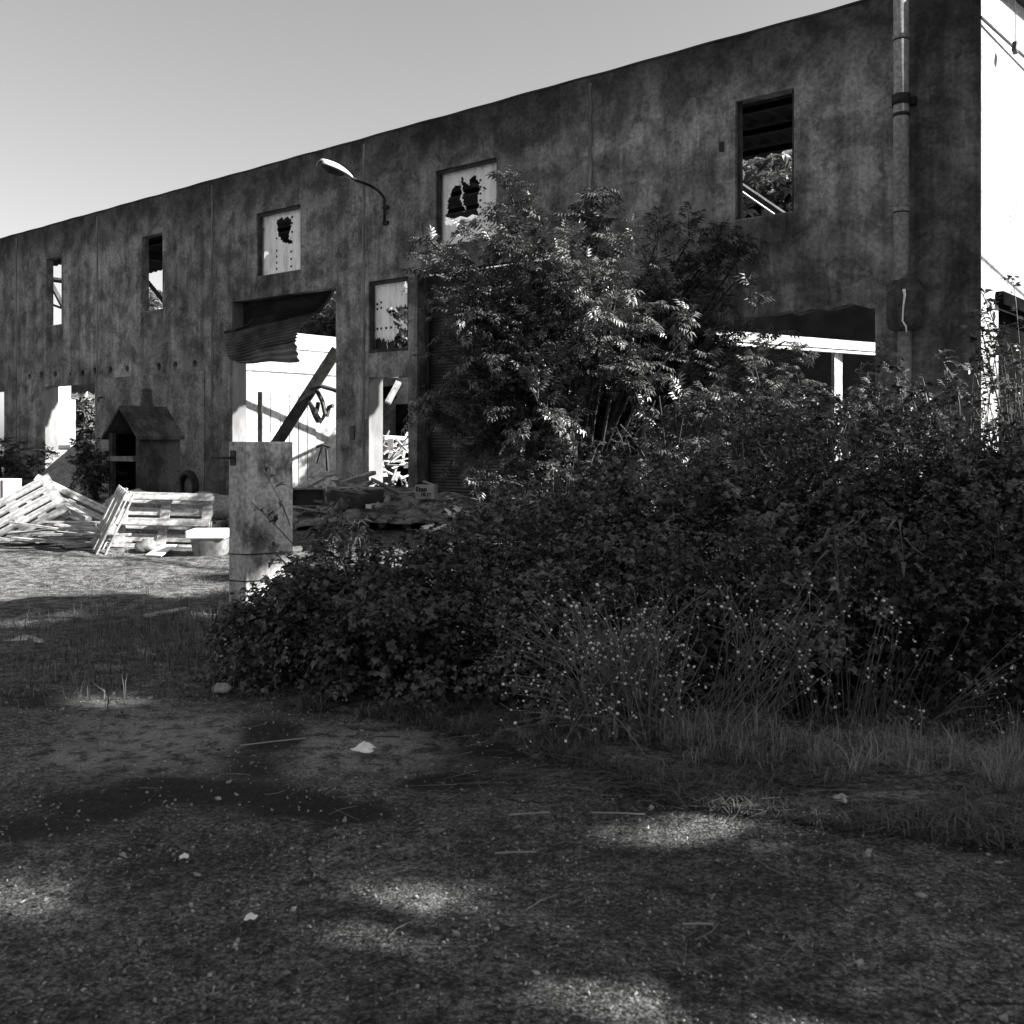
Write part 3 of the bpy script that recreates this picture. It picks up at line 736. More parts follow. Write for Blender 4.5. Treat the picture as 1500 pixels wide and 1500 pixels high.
w_ = lambda q: B2W(q[0], q[1], q[2])
def cable(p, q, sag, r, label, n=14):
    pts = [p * (1 - t) + q * t + np.array([0, 0, -sag * 4 * t * (1 - t)]) for t in np.linspace(0, 1, n)]
    base = np.array(p); mb = MB(); mb.tube([x - base for x in pts], r, 5)
    o = mb.build('cable', M['black']); o.location = tuple(base); return tag(o, label, 'cable')
cable(w_(c0), w_(LU(1600, 167, -.2)), .03, .018, 'dark cable running down the white end wall from its upper corner')
wa, wb = w_(LU(1437, 376, -.012)), w_(LU(1500, 431, -.012))
dv = (wb - wa); cable(wa - dv * .2 + SUN * 4.2, wb + dv * 3 + SUN * 4.2, .02, .022, 'overhead cable strung off the right hand gable')
hp = LU(1487, 70, -.22); hq = LU(1488, -20, -.15)
hr = thing('cable_junction', 'small dark junction box hanging on a thin wire before the white end wall', 'junction box', w_(hp), ROTB)
mb = MB(); mb.box((0, 0, 0), (.06, .10, .14), np.array(Matrix.Rotation(.4, 3, 'X'))); mb.build('box', M['dark_plastic'], hr, bevel=.008)
mb = MB(); mb.box((-.032, 0, 0), (.006, .05, .06), np.array(Matrix.Rotation(.4, 3, 'X'))); mb.build('cover', M['white'], hr)
mb = MB(); mb.tube([(0, 0, .06), (0.0, .0, (hq - hp)[2])], .006, 4); mb.build('wire', M['black'], hr)

# ------------------------------------------------------------------ garden oven
q = P(181, 727, 21.3); q[2] = gz(0, 21.3)
bq = thing('garden_oven', 'sooty concrete garden oven with gabled roof and stub chimney against the factory wall', 'barbecue', q, ROTB)
z0 = float(q[2]); sc = 21.3 / F
def OZ(py): return CZ + (HY - py) * sc - z0
W, DP = 1.20, .95; he, hr_ = OZ(634), OZ(594)
fl = OZ(672)
mb = MB()
mb.box((-W / 2 + .07, -DP / 2, he / 2), (.14, DP, he)); mb.box((W / 2 - .07, -DP / 2, he / 2), (.14, DP, he))
mb.box((0, -DP + .06, he / 2), (W - .284, .12, he)); mb.build('body', M['oven'], bq, bevel=.015)
mb = MB(); mb.prism([(-W / 2 + .02, he), (W / 2 - .02, he), (0, hr_ - .06)], 1, -DP + .02, -DP + .10); mb.build('rear_gable', M['oven'], bq)
mb = MB(); mb.box((0, -DP / 2 + .10, fl), (W - .29, DP - .1, .10)); mb.build('hearth_shelf', M['plaster'], bq)
mb = MB(); mb.box((0, -DP + .15, (fl + he) / 2), (W - .29, .05, he - fl - .15)); mb.box((0, -DP + .15, fl / 2), (W - .29, .05, fl - .12)); mb.build('firebox_lining', M['soot_dark'], bq)
for sx in (-1, 1):
    mb = MB(); mb.box((sx * (W / 2 - .143), -DP / 2 - .02, he / 2), (.012, DP - .14, he - .02)); mb.build('firebox_lining', M['soot_dark'], bq)
for s in (-1, 1):
    mb = MB(); x0, x1 = s * .005, s * (W / 2 + .10); zz1 = he - .07; th = .07
    mb.prism([(x0, hr_ - th), (x0, hr_), (x1, zz1), (x1, zz1 - th)], 1, .10, -DP - .04); mb.build('roof', M['oven'], bq)
mb = MB(); mb.lathe([(.16, hr_ - .2), (.135, hr_ + .04), (.10, hr_ + .30), (.115, hr_ + .31), (.115, hr_ + .355), (.09, hr_ + .355)], (0, -DP * .56, 0), 14); mb.build('chimney', M['oven'], bq, smooth=False)
mb = MB(); mb.lathe([(.085, hr_ + .35), (.085, hr_ + .365)], (0, -DP * .56, 0), 14); mb.build('flue', M['soot_dark'], bq)

# ------------------------------------------------------------------ gate post
pb = P(360, 905, 8.72); pb[2] = 0
gp = thing('gate_post', 'weathered square concrete gate post with rusty bracket standing among the brambles', 'post', pb, ROTB)
lx, ly = .246, .505
mb = MB()
def pf(): 
    n = 24
    for k in range(1): pass
mb.box((lx / 2, -ly / 2, .72), (lx, ly, 1.56)); po = mb.build('shaft', M['post'], gp, bevel=.012)
mb = MB(); mb.tube([(lx * .7, .01, 1.36), (lx * .7, .10, 1.36), (lx * 1.15, .14, 1.365)], .012, 5); mb.box((lx * .7, .006, 1.36), (.07, .014, .13)); mb.build('bracket', M['steel'], gp)
for z in (.30, .53):
    mb = MB(); e_ = .006; mb.tube([(-e_, -ly, z - .01), (-e_, 0, z + .01), (0, e_, z + .01), (lx, e_, z), (lx + e_, 0, z), (lx + e_, -ly, z)], .005, 4); mb.build('wire_loop', M['steel'], gp)

# ------------------------------------------------------------------ pallets and boards
def make_pallet(label):
    root = thing('wooden_pallet', label, 'pallet', group='broken wooden pallets heaped in the yard')
    def board(name, c, d):
        mb = MB(); mb.box((0, 0, 0), d, None, .002); o = mb.build(name, M['wood'], root); o.location = c
    for y in (-.35, 0, .35): board('bottom_board', (0, y, .011), (1.2, .1, .022))
    for x in (-.53, 0, .53):
        for y in (-.35, 0, .35): board('block', (x, y, .061), (.1 if x else .145, .1, .078))
        board('cross_board', (x, 0, .111), (.12, .8, .022))
    for y in (-.35, -.18, 0, .18, .35): board('deck_board', (0, y, .133), (1.2, .13 if abs(y) in (0, .35) else .1, .022))
    return root
pal = make_pallet('upright pallet propped behind the leaning slatted one')
def facing(x, n): x = Vector(x); n = Vector(n); return frame(x, n.cross(x))
pose(pal, P(237, 764, 13.1), facing((-1, -.08, .03), (-.05, .80, -.36)))
def more_pallet(label, loc, Rm):
    o = copy_tree(pal); o['label'] = label; pose(o, loc, Rm); return o
more_pallet('dark faced pallet leaning steeply against the upright pallet', P(167, 772, 12.7), facing((.36, .10, .82), (-.78, -.47, .40)))
bpy.context.view_layer.update(); LP = [o for o in COL.objects if o.get('label', '').startswith('dark faced pallet')][0]; LP.scale = (.80, .80, .8)
for o in COL.objects:
    if o.get('label', '').startswith(('bright tilted pallet', 'pallet lying under', 'pallet tipped')): o.scale = (.9, .9, .9)
more_pallet('bright tilted pallet on top of the left heap', P(30, 762, 13.9), facing((.80, .35, .50), (-.10, -.75, .65)))
more_pallet('pallet lying under the bright tilted one at the left edge', P(34, 780, 14.0), facing((.84, .35, .38), (-.10, -.70, .70)))
more_pallet('pallet tipped down to the right behind the left heap', P(90, 758, 14.6), facing((.84, .2, -.45), (.3, -.6, .75)))
BOARDS = []
def board_thing(p, q, w, t, mat='wood_grey', label='weathered loose board in the heap between the pallets', group='loose boards between the pallets', name='loose_board', yh=(0, 0, 1)):
    p, q = np.array(p, float), np.array(q, float); d = q - p; ln = np.linalg.norm(d)
    mb = MB(); mb.box((0, 0, 0), (ln, w, t), None, .003); o = mb.build(name, M[mat])
    Rm = frame(d, np.cross(np.array(yh, float), d)); pose(o, (p + q) / 2, Rm); tag(o, label, 'board', group); return o
for k in range(26):
    D = RNG.uniform(12.6, 14.2); cx = RNG.uniform(75, 165); cy = 0
    hz = RNG.uniform(.02, .36) * (1 - abs(cx - 110) / 120)
    a = RNG.normal(.05, .16); l = RNG.uniform(.35, .62)
    c = np.array([(cx - 750) / F * D, D, hz + gz(0, D)]); dr = np.array([math.cos(a), math.sin(a), RNG.normal(.0, .07)])
    board_thing(c - dr * l, c + dr * l, RNG.uniform(.07, .12), .022, 'wood' if k % 3 == 0 else 'wood_grey')
board_thing(P(62, 722, 14.3), P(130, 760, 13.8), .10, .05, 'wood', 'long pale plank sloping down off the left pallet heap', None)
board_thing(P(0, 789, 13.2), P(150, 800, 13.4), .10, .03, 'wood', 'long pale plank lying flat before the left pallets', None)
board_thing(P(128, 752, 16.2), P(205, 718, 16.6), .26, .05, 'wood_grey', 'wide grey plank sloping up behind the leaning pallet', None)
board_thing(P(164, 738, 13.3), P(182, 725, 13.2), .2, .1, 'wood_grey', 'short stub of timber on the top end of the leaning pallet', None)
# white sheet lying on the ground
mb = MB(); a, b_, c, d = P(213, 822, 12.1), P(236, 823, 12.05), P(259, 805, 12.85), P(238, 805, 12.85)
base = np.array([a[0], a[1], a[2]]); vs = []
for dz in (.05, .065):
    for v in (a, b_, c, d): vs.append(np.array([v[0], v[1], gz(0, v[1]) + dz]) - np.array([a[0], a[1], 0]))
mb.add(vs, [(3, 2, 1, 0), (4, 5, 6, 7), (0, 1, 5, 4), (1, 2, 6, 5), (2, 3, 7, 6), (3, 0, 4, 7)])
o = mb.build('plastic_sheet', M['white']); o.location = (a[0], a[1], 0); tag(o, 'bright white sheet lying on the grass under the upright pallet', 'sheet')
# tub with white rim at the right, cloth sack, white cabinet at the left edge
q = P(309, 818, 12.45); q[2] = gz(0, 12.45)
tb = thing('plastic_tub', 'grey upturned tub with a flat white lid beside the upright pallet', 'tub', q, .05)
def tubf(a, b):
    ang = a * 2 * PI; w = .19 + .035 * b; d = .18 + .03 * b; n = 4.0
    c, s = math.cos(ang), math.sin(ang); r = (abs(c) ** n + abs(s) ** n) ** (-1 / n)
    return (w * r * c, d * r * s, .0 + .21 * b)
mb = MB(); mb.grid(tubf, 40, 6); mb.build('tub_body', M['grey_plastic'], tb, smooth=True)
mb = MB(); mb.box((-.02, 0, .262), (.47, .44, .10)); mb.build('tub_lid', M['white'], tb, bevel=.015)
q = P(-12, 730, 16.5); q[2] = gz(0, 16.5) + .05
wc = thing('metal_cabinet', 'pale metal cabinet lying on its side at the left edge behind the pallets', 'cabinet', q, -.12)
mb = MB(); mb.box((0, 0, .30), (.72, .5, .60)); mb.build('casing', M['white'], wc, bevel=.012)
mb = MB(); mb.box((.352, -.262, .3), (.02, .02, .58)); mb.build('door_seam', M['dark_plastic'], wc)
mb = MB(); mb.box((.22, -.256, .5), (.04, .02, .04)); mb.build('latch', M['dark_plastic'], wc)
def lump(name, label, cat, c, r, mat, seed, group=None, flat=.0, n=20):
    c = np.array(c, float); mb = MB(); rr = np.random.default_rng(seed); ph = rr.uniform(0, 6, 8)
    def f(a, b):
        th, fi = a * 2 * PI, b * PI; d = np.array([math.cos(th) * math.sin(fi), math.sin(th) * math.sin(fi), math.cos(fi)])
        w = 1 + .16 * math.sin(3 * d[0] + ph[0]) * math.sin(2.6 * d[1] + ph[1]) + .10 * math.sin(6 * d[0] + ph[2] + 4 * d[2]) + .06 * math.sin(9 * d[1] + ph[3])
        p = d * w * np.array(r); p[2] = max(p[2], -r[2] * .55) + r[2] * .55; return p
    mb.grid(f, n, n // 2); o = mb.build(name, M[mat], smooth=True); o.location = tuple(c); return tag(o, label, cat, group)
q = P(215, 812, 12.7); q[2] = gz(0, 12.7); lump('cloth_sack', 'grey stuffed sack lying under the upright pallet', 'sack', q, (.15, .13, .10), 'grey_plastic', 3)
q = P(312, 765, 16.6); q[2] = gz(0, 16.6); lump('rubble_heap', 'low grey heap of earth between the upright pallet and the gate post', 'heap', q, (.75, .6, .26), 'sand', 4)
q = P(196, 722, 18.5); q[2] = gz(0, 18.5); lump('boulder', 'rounded grey boulder behind the upper end of the leaning pallet', 'boulder', q, (.35, .3, .25), 'stone', 9)
# sand heap by the wall
q = P(124, 700, 24.2); mb = MB()
def heap(a, b):
    th = a * 2 * PI; r = 1.55 * b; x, y = r * math.cos(th), r * math.sin(th) * .8
    h = 1.42 * max(0, 1 - b ** 1.15) + .05 * float(vnoise(np.array(x * 2 + 20), np.array(y * 2 + 20), .5, 91)) * (1 - b)
    return (x, y, .15 + h)
mb.grid(heap, 48, 24); o = mb.build('sand_heap', M['sand'], smooth=True); o.location = (q[0], q[1], 0); tag(o, 'steep smooth heap of pale sand against the wall left of the oven', 'heap')
tire = thing('old_tyre', 'black tyre leaning at the foot of the wall right of the oven', 'tyre', (*P(276, 720, 24.0)[:2], .45), ROTB)
mb = MB()
def tor(a, b):
    th, f = a * 2 * PI, b * 2 * PI; r = .30 + .09 * math.cos(f); return (r * math.cos(th), .10 * math.sin(f), r * math.sin(th))
mb.grid(tor, 24, 10); mb.build('tread', M['black'], tire, smooth=True)

# ------------------------------------------------------------------ debris before the doors
deb = MB()
def rub(a, b):
    X = -3.6 + 4.2 * a; D = 14.2 + 7.2 * b; z = gz(0, D)
    u = (D - 14.2) / 7.2
    h = .42 * math.sin(PI * min(1, a * 1.0)) ** .6 * math.sin(PI * min(1, .08 + u * .92)) ** .7
    return (X - .18 * (D - 14.2), D, float(z) - .03 + h * (.7 + .5 * float(vnoise(np.array(X * 3), np.array(D * 3), 1.0, 8))) + .05 * float(vnoise(np.array(X * 9), np.array(D * 9), 1.0, 9)))
deb.grid(rub, 60, 60); o = deb.build('rubble', M['rubble'], smooth=False); tag(o, 'low spread of broken rubble across the factory doorways', 'rubble', kind='stuff')
chips = []
N = 900; X = RNG.uniform(-5.0, .5, N); D = RNG.uniform(13.8, 21.5, N)
OCT = np.array([[1, 0, 0], [0, 1, 0], [-1, 0, 0], [0, -1, 0], [0, 0, .8], [0, 0, -.8]], float); OCTF = np.array([[0, 1, 4], [1, 2, 4], [2, 3, 4], [3, 0, 4], [1, 0, 5], [2, 1, 5], [3, 2, 5], [0, 3, 5]])
def stones(name, pos, size, mat, label, cat):
    n = len(pos); V, Fa = instance(OCT * np.array([1, .75, .55]), OCTF, pos, randdir(n), randdir(n), size)
    V = V + RNG.normal(0, 1, V.shape) * np.repeat(size, 6)[:, None] * .15
    o = np_mesh(name, V, Fa, mat); return tag(o, label, cat, kind='stuff')
pts = np.stack([X - .0, D, gz(X, D) + RNG.uniform(.0, .45, N) * np.exp(-((X + 2.2) / 1.4) ** 2)], -1)
stones('debris', pts, RNG.uniform(.03, .12, N), M['rubble'], 'scattered lumps of broken masonry before the doorways', 'debris')
def debris_board(p, q, w, t, mat, label, name='broken_board'): return board_thing(p, q, w, t, mat, label, None, name)
DB = [((432, 742), (488, 752), 15.0, .42, .03, 'wood_grey', 'broad grey board lying flat beside the gate post'),
      ((430, 722), (470, 700), 16.2, .30, .04, 'wood_grey', 'grooved grey board sloping up right of the gate post'),
      ((462, 700), (486, 694), 17.2, .35, .03, 'wood_grey', 'short grey sheet capping the debris heap below the tall door'),
      ((470, 714), (520, 720), 16.4, .12, .05, 'wood_grey', 'thin board across the middle of the debris heap'),
      ((545, 702), (590, 725), 16.8, .10, .05, 'wood_grey', 'narrow batten sloping down right under the small door'),
      ((500, 708), (548, 692), 16.6, .16, .06, 'wood_grey', 'dark edged beam end rising at the foot of the pillar'),
      ((545, 724), (600, 738), 16.0, .12, .04, 'wood_grey', 'grey plank lying before the cardboard carton'),
      ((480, 735), (474, 708), 15.8, .06, .04, 'wood', 'short pale stake standing in the debris heap')]
for (a, b_, D, w, t, mt, lb) in DB: debris_board(P(*a, D), P(*b_, D + .3), w, t, mt, lb)
for k in range(44):
    a_ = RNG.normal(525, 48); D = RNG.uniform(14.8, 19); c = np.array([(a_ - 750) / F * D, D, float(gz(0, D)) + RNG.uniform(.12, .5) * math.exp(-((a_ - 520) / 70) ** 2) + .05])
    d = randdir(1)[0]; d[2] *= .45; ln = RNG.uniform(.10, .38)
    board_thing(c - d * ln, c + d * ln, RNG.uniform(.06, .32), RNG.uniform(.015, .06), ('wood_grey', 'grey_plastic', 'dark_plastic', 'plaster', 'wood_grey', 'card')[k % 6], 'broken slab or board tossed on the debris heap before the doors', 'broken pieces on the debris heap', 'broken_board')
# a battered car bumper shell and a plastic crate lying open
q = P(452, 728, 15.6)
cr = thing('plastic_crate', 'dark empty plastic crate lying on its side on the debris heap', 'crate', q, .15)
mb = MB()
for (c, d) in (((0, .12, .0), (.46, .02, .24)), ((0, -.02, .125), (.46, .28, .02)), ((0, -.02, -.125), (.46, .28, .02)), ((-.235, -.02, 0), (.02, .28, .26)), ((.235, -.02, 0), (.02, .28, .26))): mb.box(c, d)
mb.build('crate_shell', M['dark_plastic'], cr)
mb = MB(); mb.tube([(-.24, -.17, .13), (.24, -.17, .13), (.24, -.17, -.13), (-.24, -.17, -.13), (-.24, -.17, .13)], .018, 5); mb.build('crate_rim', M['grey_plastic'], cr)
q = P(520, 730, 15.2)
bp = thing('car_bumper', 'torn grey car bumper lying bowl side up in the debris before the pillar', 'bumper', q, .2)
def bmp(a, b):
    th = (a - .5) * PI * .95; r = .36 - .05 * b; return (r * math.sin(th) * 1.2, -r * math.cos(th) * .7, .10 - .22 * b + .03 * math.sin(a * 9))
mb = MB(); mb.grid(bmp, 20, 6); mb.build('bumper_shell', M['dark_plastic'], bp, smooth=True, solid=.02)
mb = MB()
for k in range(7): mb.box((-.30 + .1 * k, -.02 - .02 * (k % 2), .14 + .02 * k / 7), (.06, .5, .02), np.array(Matrix.Rotation(.12 * (k - 3), 3, 'Z')))
mb.build('grille_slats', M['wood_grey'], bp)
mb = MB(); mb.box((.22, -.33, -.10), (.16, .05, .06)); mb.build('broken_trim', M['white'], bp)
# cardboard carton with handwriting
q = P(622, 731, 15.6)
ct = thing('cardboard_box', 'pale cardboard carton with dark lettering beside the closed roller shutter', 'carton', q, -.12)
mb = MB(); mb.box((0, .12, .11), (.30, .24, .21), None, .006); mb.build('carton', M['card'], ct)
mb = MB(); mb.box((.05, .12, .235), (.2, .2, .012), np.array(Matrix.Rotation(.35, 3, 'Y'))); mb.build('flap', M['card'], ct)
def text_mesh(txt, size, loc, rot, mat, parent, name='lettering'):
    cu = bpy.data.curves.new(name, 'FONT'); cu.body = txt; cu.size = size; cu.extrude = .0015; cu.offset = .0035
    to = bpy.data.objects.new(name, cu); COL.objects.link(to); dg = bpy.context.evaluated_depsgraph_get(); dg.update()
    me = bpy.data.meshes.new_from_object(to.evaluated_get(dg)); bpy.data.objects.remove(to)
    o = bpy.data.objects.new(name, me); COL.objects.link(o); me.materials.clear(); me.materials.append(mat)
    o.location = loc; o.rotation_euler = rot; o.parent = parent; return o
text_mesh('Etan', .10, (-.138, -.016, .118), (PI / 2, 0, 0), M['ink'], ct)
text_mesh('10.16', .075, (-.06, -.016, .045), (PI / 2, 0, 0), M['ink'], ct)
q = P(668, 757, 14.6); lump('white_bag', 'crumpled pale plastic bag in front of the closed shutter', 'bag', q, (.18, .14, .10), 'white', 31)
q = P(640, 777, 14.0); lump('white_bag', 'folded shiny white sack half hidden by the brambles', 'bag', q, (.20, .12, .06), 'white', 33)
q = P(478, 802, 10.8); lump('white_bag', 'white scrap of sack between gate post and brambles', 'bag', q, (.10, .07, .05), 'white', 35)
# wreckage seen through the doors
def beam_w(p, q, w, t, mat, name, label, cat='beam'):
    p, q = np.array(p), np.array(q); d = q - p; mb = MB(); mb.box((0, 0, 0), (np.linalg.norm(d), w, t)); o = mb.build(name, M[mat]); pose(o, (p + q) / 2, frame(d, (0, 1, 0.01))); return tag(o, label, cat)
beam_w(P(494, 512, 24.2), P(396, 664, 24.2), .12, .26, 'steel', 'fallen_beam', 'dark fallen roof beam leaning across the tall doorway')
beam_w(P(381, 574, 24.8), P(381, 690, 24.8), .09, .10, 'steel', 'door_stake', 'short black upright stake standing behind the tall doorway', 'stake')
jn = thing('tangled_metal', 'black tangle of bent metal hanging from the fallen beam', 'scrap metal', P(462, 600, 24.0))
b0 = P(462, 600, 24.0); mb = MB()
for pl_ in ([(455, 570), (470, 566), (488, 571), (495, 574)], [(452, 588), (462, 604), (470, 618), (476, 606), (472, 588), (464, 572)], [(470, 618), (463, 606), (466, 590)], [(478, 610), (482, 596), (488, 594)], [(466, 618), (460, 606), (455, 592)]):
    mb.tube([P(x, y, 24.0 + RNG.uniform(-.1, .1)) - b0 for (x, y) in pl_], .055, 5)
mb.build('bent_strips', M['steel'], jn)
jn = thing('broken_fitting', 'small dark broken fitting hanging low before the whitewashed wall', 'scrap metal', P(475, 665, 23.6))
b0 = P(475, 665, 23.6); mb = MB()
for pl_ in ([(463, 655), (472, 652), (484, 655)], [(472, 655), (468, 668), (465, 679)], [(478, 656), (480, 690)]): mb.tube([P(x, y, 23.6) - b0 for (x, y) in pl_], .035, 5)
mb.build('bent_strips', M['steel'], jn)
mb = MB(); b0 = P(580, 668, 24.0)
for k in range(46):
    c = P(RNG.uniform(556, 602), RNG.uniform(640, 700), RNG.uniform(21.5, 26)); d = randdir(1)[0]; d[2] *= .7
    o = board_thing(c - d * RNG.uniform(.15, .4), c + d * RNG.uniform(.15, .4), RNG.uniform(.05, .14), .025, ('white', 'wood', 'wood_grey', 'wood')[k % 4], 'splintered board in the bright heap inside the small door', 'splintered boards inside the small door', 'broken_board')
beam_w(P(584, 560, 24.5), P(568, 590, 24.2), .10, .14, 'wood_grey', 'hanging_duct', 'pale length of duct hanging at a slant inside the small door', 'duct')
beam_w(P(556, 640, 23.5), P(594, 642, 24.5), .3, .08, 'white', 'white_shelf', 'white shelf edge across the heap inside the small door', 'shelf')
for k, (a, b_, w) in enumerate((((100, 634), (141, 618), .5), ((104, 642), (141, 634), .3))):
    beam_w(P(*a, 33), P(*b_, 33), w, .06, 'white_wall', 'fallen_sheet', ('upper', 'lower')[k] + ' pale fallen sheet inside the low opening left of the oven', 'sheet')
q = P(90, 655, 33); mb = MB(); mb.lathe([(.42, 0), (.5, .3), (.5, .9), (.45, .95)], (0, 0, 0), 18); o = mb.build('steel_drum', M['grey_plastic'], smooth=True); o.location = (q[0], q[1], .35); tag(o, 'grey round drum inside the low opening left of the oven', 'drum')
beam_w(P(25, 657, 26), P(80, 662, 27.5), .08, .05, 'wood_grey', 'metal_rail', 'thin pale rail lying along the wall foot left of the low opening', 'rail')

# ------------------------------------------------------------------ trees off to the right whose shade covers the foreground
GAPS = [(555, 1332, 95, 18), (1010, 1205, 100, 12), (15, 1478, 70, 20), (1000, 1488, 240, 16), (150, 1024, 50, 4), (10, 1308, 25, 5), (870, 935, 60, 10), (35, 870, 70, 12), (230, 866, 90, 8), (55, 912, 45, 6)]
GXY = [(-2.45, 7.0, .30, .22), (-2.62, 8.95, .30, .22), (-1.2, 7.2, .2, .15), (.3, 8.6, .3, .15), (-.6, 10, .3, .25), (1.4, 9.6, .3, .2)] + [(float(a), float(b), .06, .05) for a, b in zip(RNG.uniform(-1.9, 4.2, 26), RNG.uniform(6.0, 9.6, 26))]
def reject(p):
    s = p[:, 2] / SUN[2]; gx = p[:, 0] - SUN[0] * s; gd = p[:, 1] - SUN[1] * s
    r = np.zeros(len(p), bool); D = np.maximum(gd, .6); px = 750 + F * gx / D; py = HY + F * CZ / D
    for (a, b, c, d) in GAPS:
        g0, gl, gn, gf = G(a, b), G(a - c, b), G(a, b + d), G(a, b - d)
        r |= ((gx - g0[0]) / (g0[0] - gl[0] + .27)) ** 2 + ((gd - g0[1]) / ((gf[1] - gn[1]) / 2 + .29)) ** 2 < .72 + .5 * vnoise(gx + 50, gd + 50, .13, 77)
    for (a, b, c, d) in GXY: r |= (((gx - a) / (c + .16)) ** 2 + ((gd - b) / (d + .22)) ** 2 < 1)
    lim = np.where(gx < -4.83, 9.66, np.where(gx < -3.2, 9.66 + 1.03 * (gx + 4.83), 11.3)) + .35 * np.sin(gx * 2.1) * .6
    r |= gd > lim
    r |= p[:, 0] < .52 * p[:, 1] + 1.8
    return r
for k, (X, D, h, cc, cr, lb) in enumerate(((14.5, 4.6, 18, (14.5, 5.2, 11.0), (4.2, 4.0, 7.0), 'tall leafy roadside tree nearest the factory gable'),
                                         (12.5, .2, 15, (12.8, .8, 9.0), (4.0, 4.2, 6.2), 'tall leafy roadside tree beside the driveway'),
                                         (18.5, 2.2, 20, (18.5, 2.2, 13.0), (4.6, 4.8, 6.6), 'tallest leafy tree standing behind the other roadside trees'),
                                         (10.5, -4.5, 12, (10.5, -3.6, 7.5), (3.6, 3.8, 4.8), 'broad leafy tree on the near side of the driveway'))):
    tree('broadleaf_tree', lb, (X, D, 0), h, cc, cr, 22000, .24, M['treeleaf'], reject=reject, group='roadside trees right of the yard', nl=46, trunk_r=.26)
ca, cb = np.array([*G(-260, 812)[:2], .05]), np.array([*G(345, 846)[:2], .05])
cable(ca + SUN * 21.5, cb + SUN * 17.0, .1, .05, 'thick overhead cable strung between the roadside trees')

# ------------------------------------------------------------------ trees behind the building
BT = [(1125, 27, 225, 2.6, 7000, 'dense tree seen through the tall empty upper window'),
      (470, 36, 440, 3.0, 6500, 'tree seen above the whitewashed wall in the tall doorway'),
      (575, 34, 425, 2.6, 6500, 'tree seen through the torn sheet of the middle window'),
      (222, 62, 425, 2.2, 3000, 'distant small tree seen through the second window from the left'),
      (118, 32.5, 588, .95, 2600, 'dark tree seen through the low opening left of the oven')]
for (px, D, ytop, r, n, lb) in BT:
    t = P(px, ytop, D); h = t[2]
    tree('broadleaf_tree', lb, (t[0], D, 0), h * .8, (t[0], D, max(h - r * .9, r * .8)), (r, r, r), n, .30, M['backleaf'], group='trees behind the factory', nl=24, trunk_r=.15)

# ------------------------------------------------------------------ elder shrub against the facade
lob = []
for (px, py, D, r, n) in ((748, 285, 13.9, .30, 10), (758, 315, 13.8, .36, 12), (886, 272, 13.9, .30, 10), (880, 330, 13.7, .40, 12), (1072, 350, 14.6, .3, 8), (625, 345, 13.5, .3, 7), (750, 300, 13.9, .42, 9), (760, 345, 13.7, .5, 14), (722, 390, 13.5, .55, 16), (655, 365, 13.4, .42, 9), (655, 410, 13.3, .5, 13), (690, 450, 13.2, .65, 22),
                          (770, 420, 13.0, .65, 22), (830, 400, 12.9, .6, 20), (880, 300, 13.9, .42, 9), (870, 340, 13.6, .5, 13), (895, 420, 12.6, .55, 18), (925, 462, 12.7, .40, 10),
                          (915, 380, 13.2, .5, 13), (960, 360, 14.4, .5, 12), (1055, 355, 14.6, .42, 10), (1030, 395, 14.5, .55, 16), (1075, 415, 14.3, .5, 12), (985, 430, 14.0, .6, 16),
                          (675, 560, 13.2, .6, 20), (700, 640, 13.3, .6, 18), (665, 620, 13.7, .5, 12), (740, 510, 13.0, .6, 18), (785, 545, 12.6, .42, 13), (795, 590, 12.5, .40, 11), (740, 680, 13.0, .6, 14),
                          (840, 600, 15.2, .8, 26), (900, 520, 15.3, .7, 26), (930, 620, 15.0, .8, 28), (870, 660, 14.8, .7, 22), (960, 660, 14.6, .7, 20), (860, 540, 15.0, .6, 20), (1000, 520, 15.1, .7, 16), (1080, 520, 14.6, .6, 12), (1010, 610, 15.0, .7, 12), (1100, 470, 13.6, .4, 7),
                          (1150, 500, 13.2, .3, 4), (1050, 470, 14.8, .5, 18), (1085, 505, 14.5, .42, 16), (1120, 545, 14.2, .4, 14), (1045, 540, 14.6, .5, 16), (960, 455, 14.9, .5, 14), (1000, 560, 14.8, .5, 14), (1010, 350, 14.5, .4, 10), (1085, 375, 14.5, .4, 10), (740, 600, 13.3, .6, 16), (700, 520, 13.3, .6, 16), (640, 600, 13.6, .3, 8), (800, 640, 14.4, .6, 10), (990, 470, 12.9, .25, 3), (1015, 480, 12.6, .22, 2)):
    lob.append((P(px, py, D), r, n))
bs = P(850, 720, 13.9); bs[2] = .2
shrub('elder_shrub', 'tall elder shrub with drooping feathery leaves growing against the factory wall', 'shrub', bs, lob, T_ELDER, M['elder'], .225, 10, dens=1.5, up=.45)
lob = [(P(px, py, D), r, n) for (px, py, D, r, n) in ((965, 580, 11.6, .32, 9), (1000, 612, 11.4, .26, 6), (930, 575, 11.8, .12, 1), (1015, 575, 11.7, .25, 4), (908, 622, 11.4, .12, 1), (985, 545, 11.8, .2, 3), (1040, 590, 11.6, .3, 5))]
bs = P(985, 760, 11.6); bs[2] = .05
shrub('elder_sapling', 'young elder sapling with a few sunlit tufts before the dark hollow of the big shrub', 'shrub', bs, lob, T_ELDER, M['elder'], .22, 7, dens=1.2, up=.3, limb=.018)
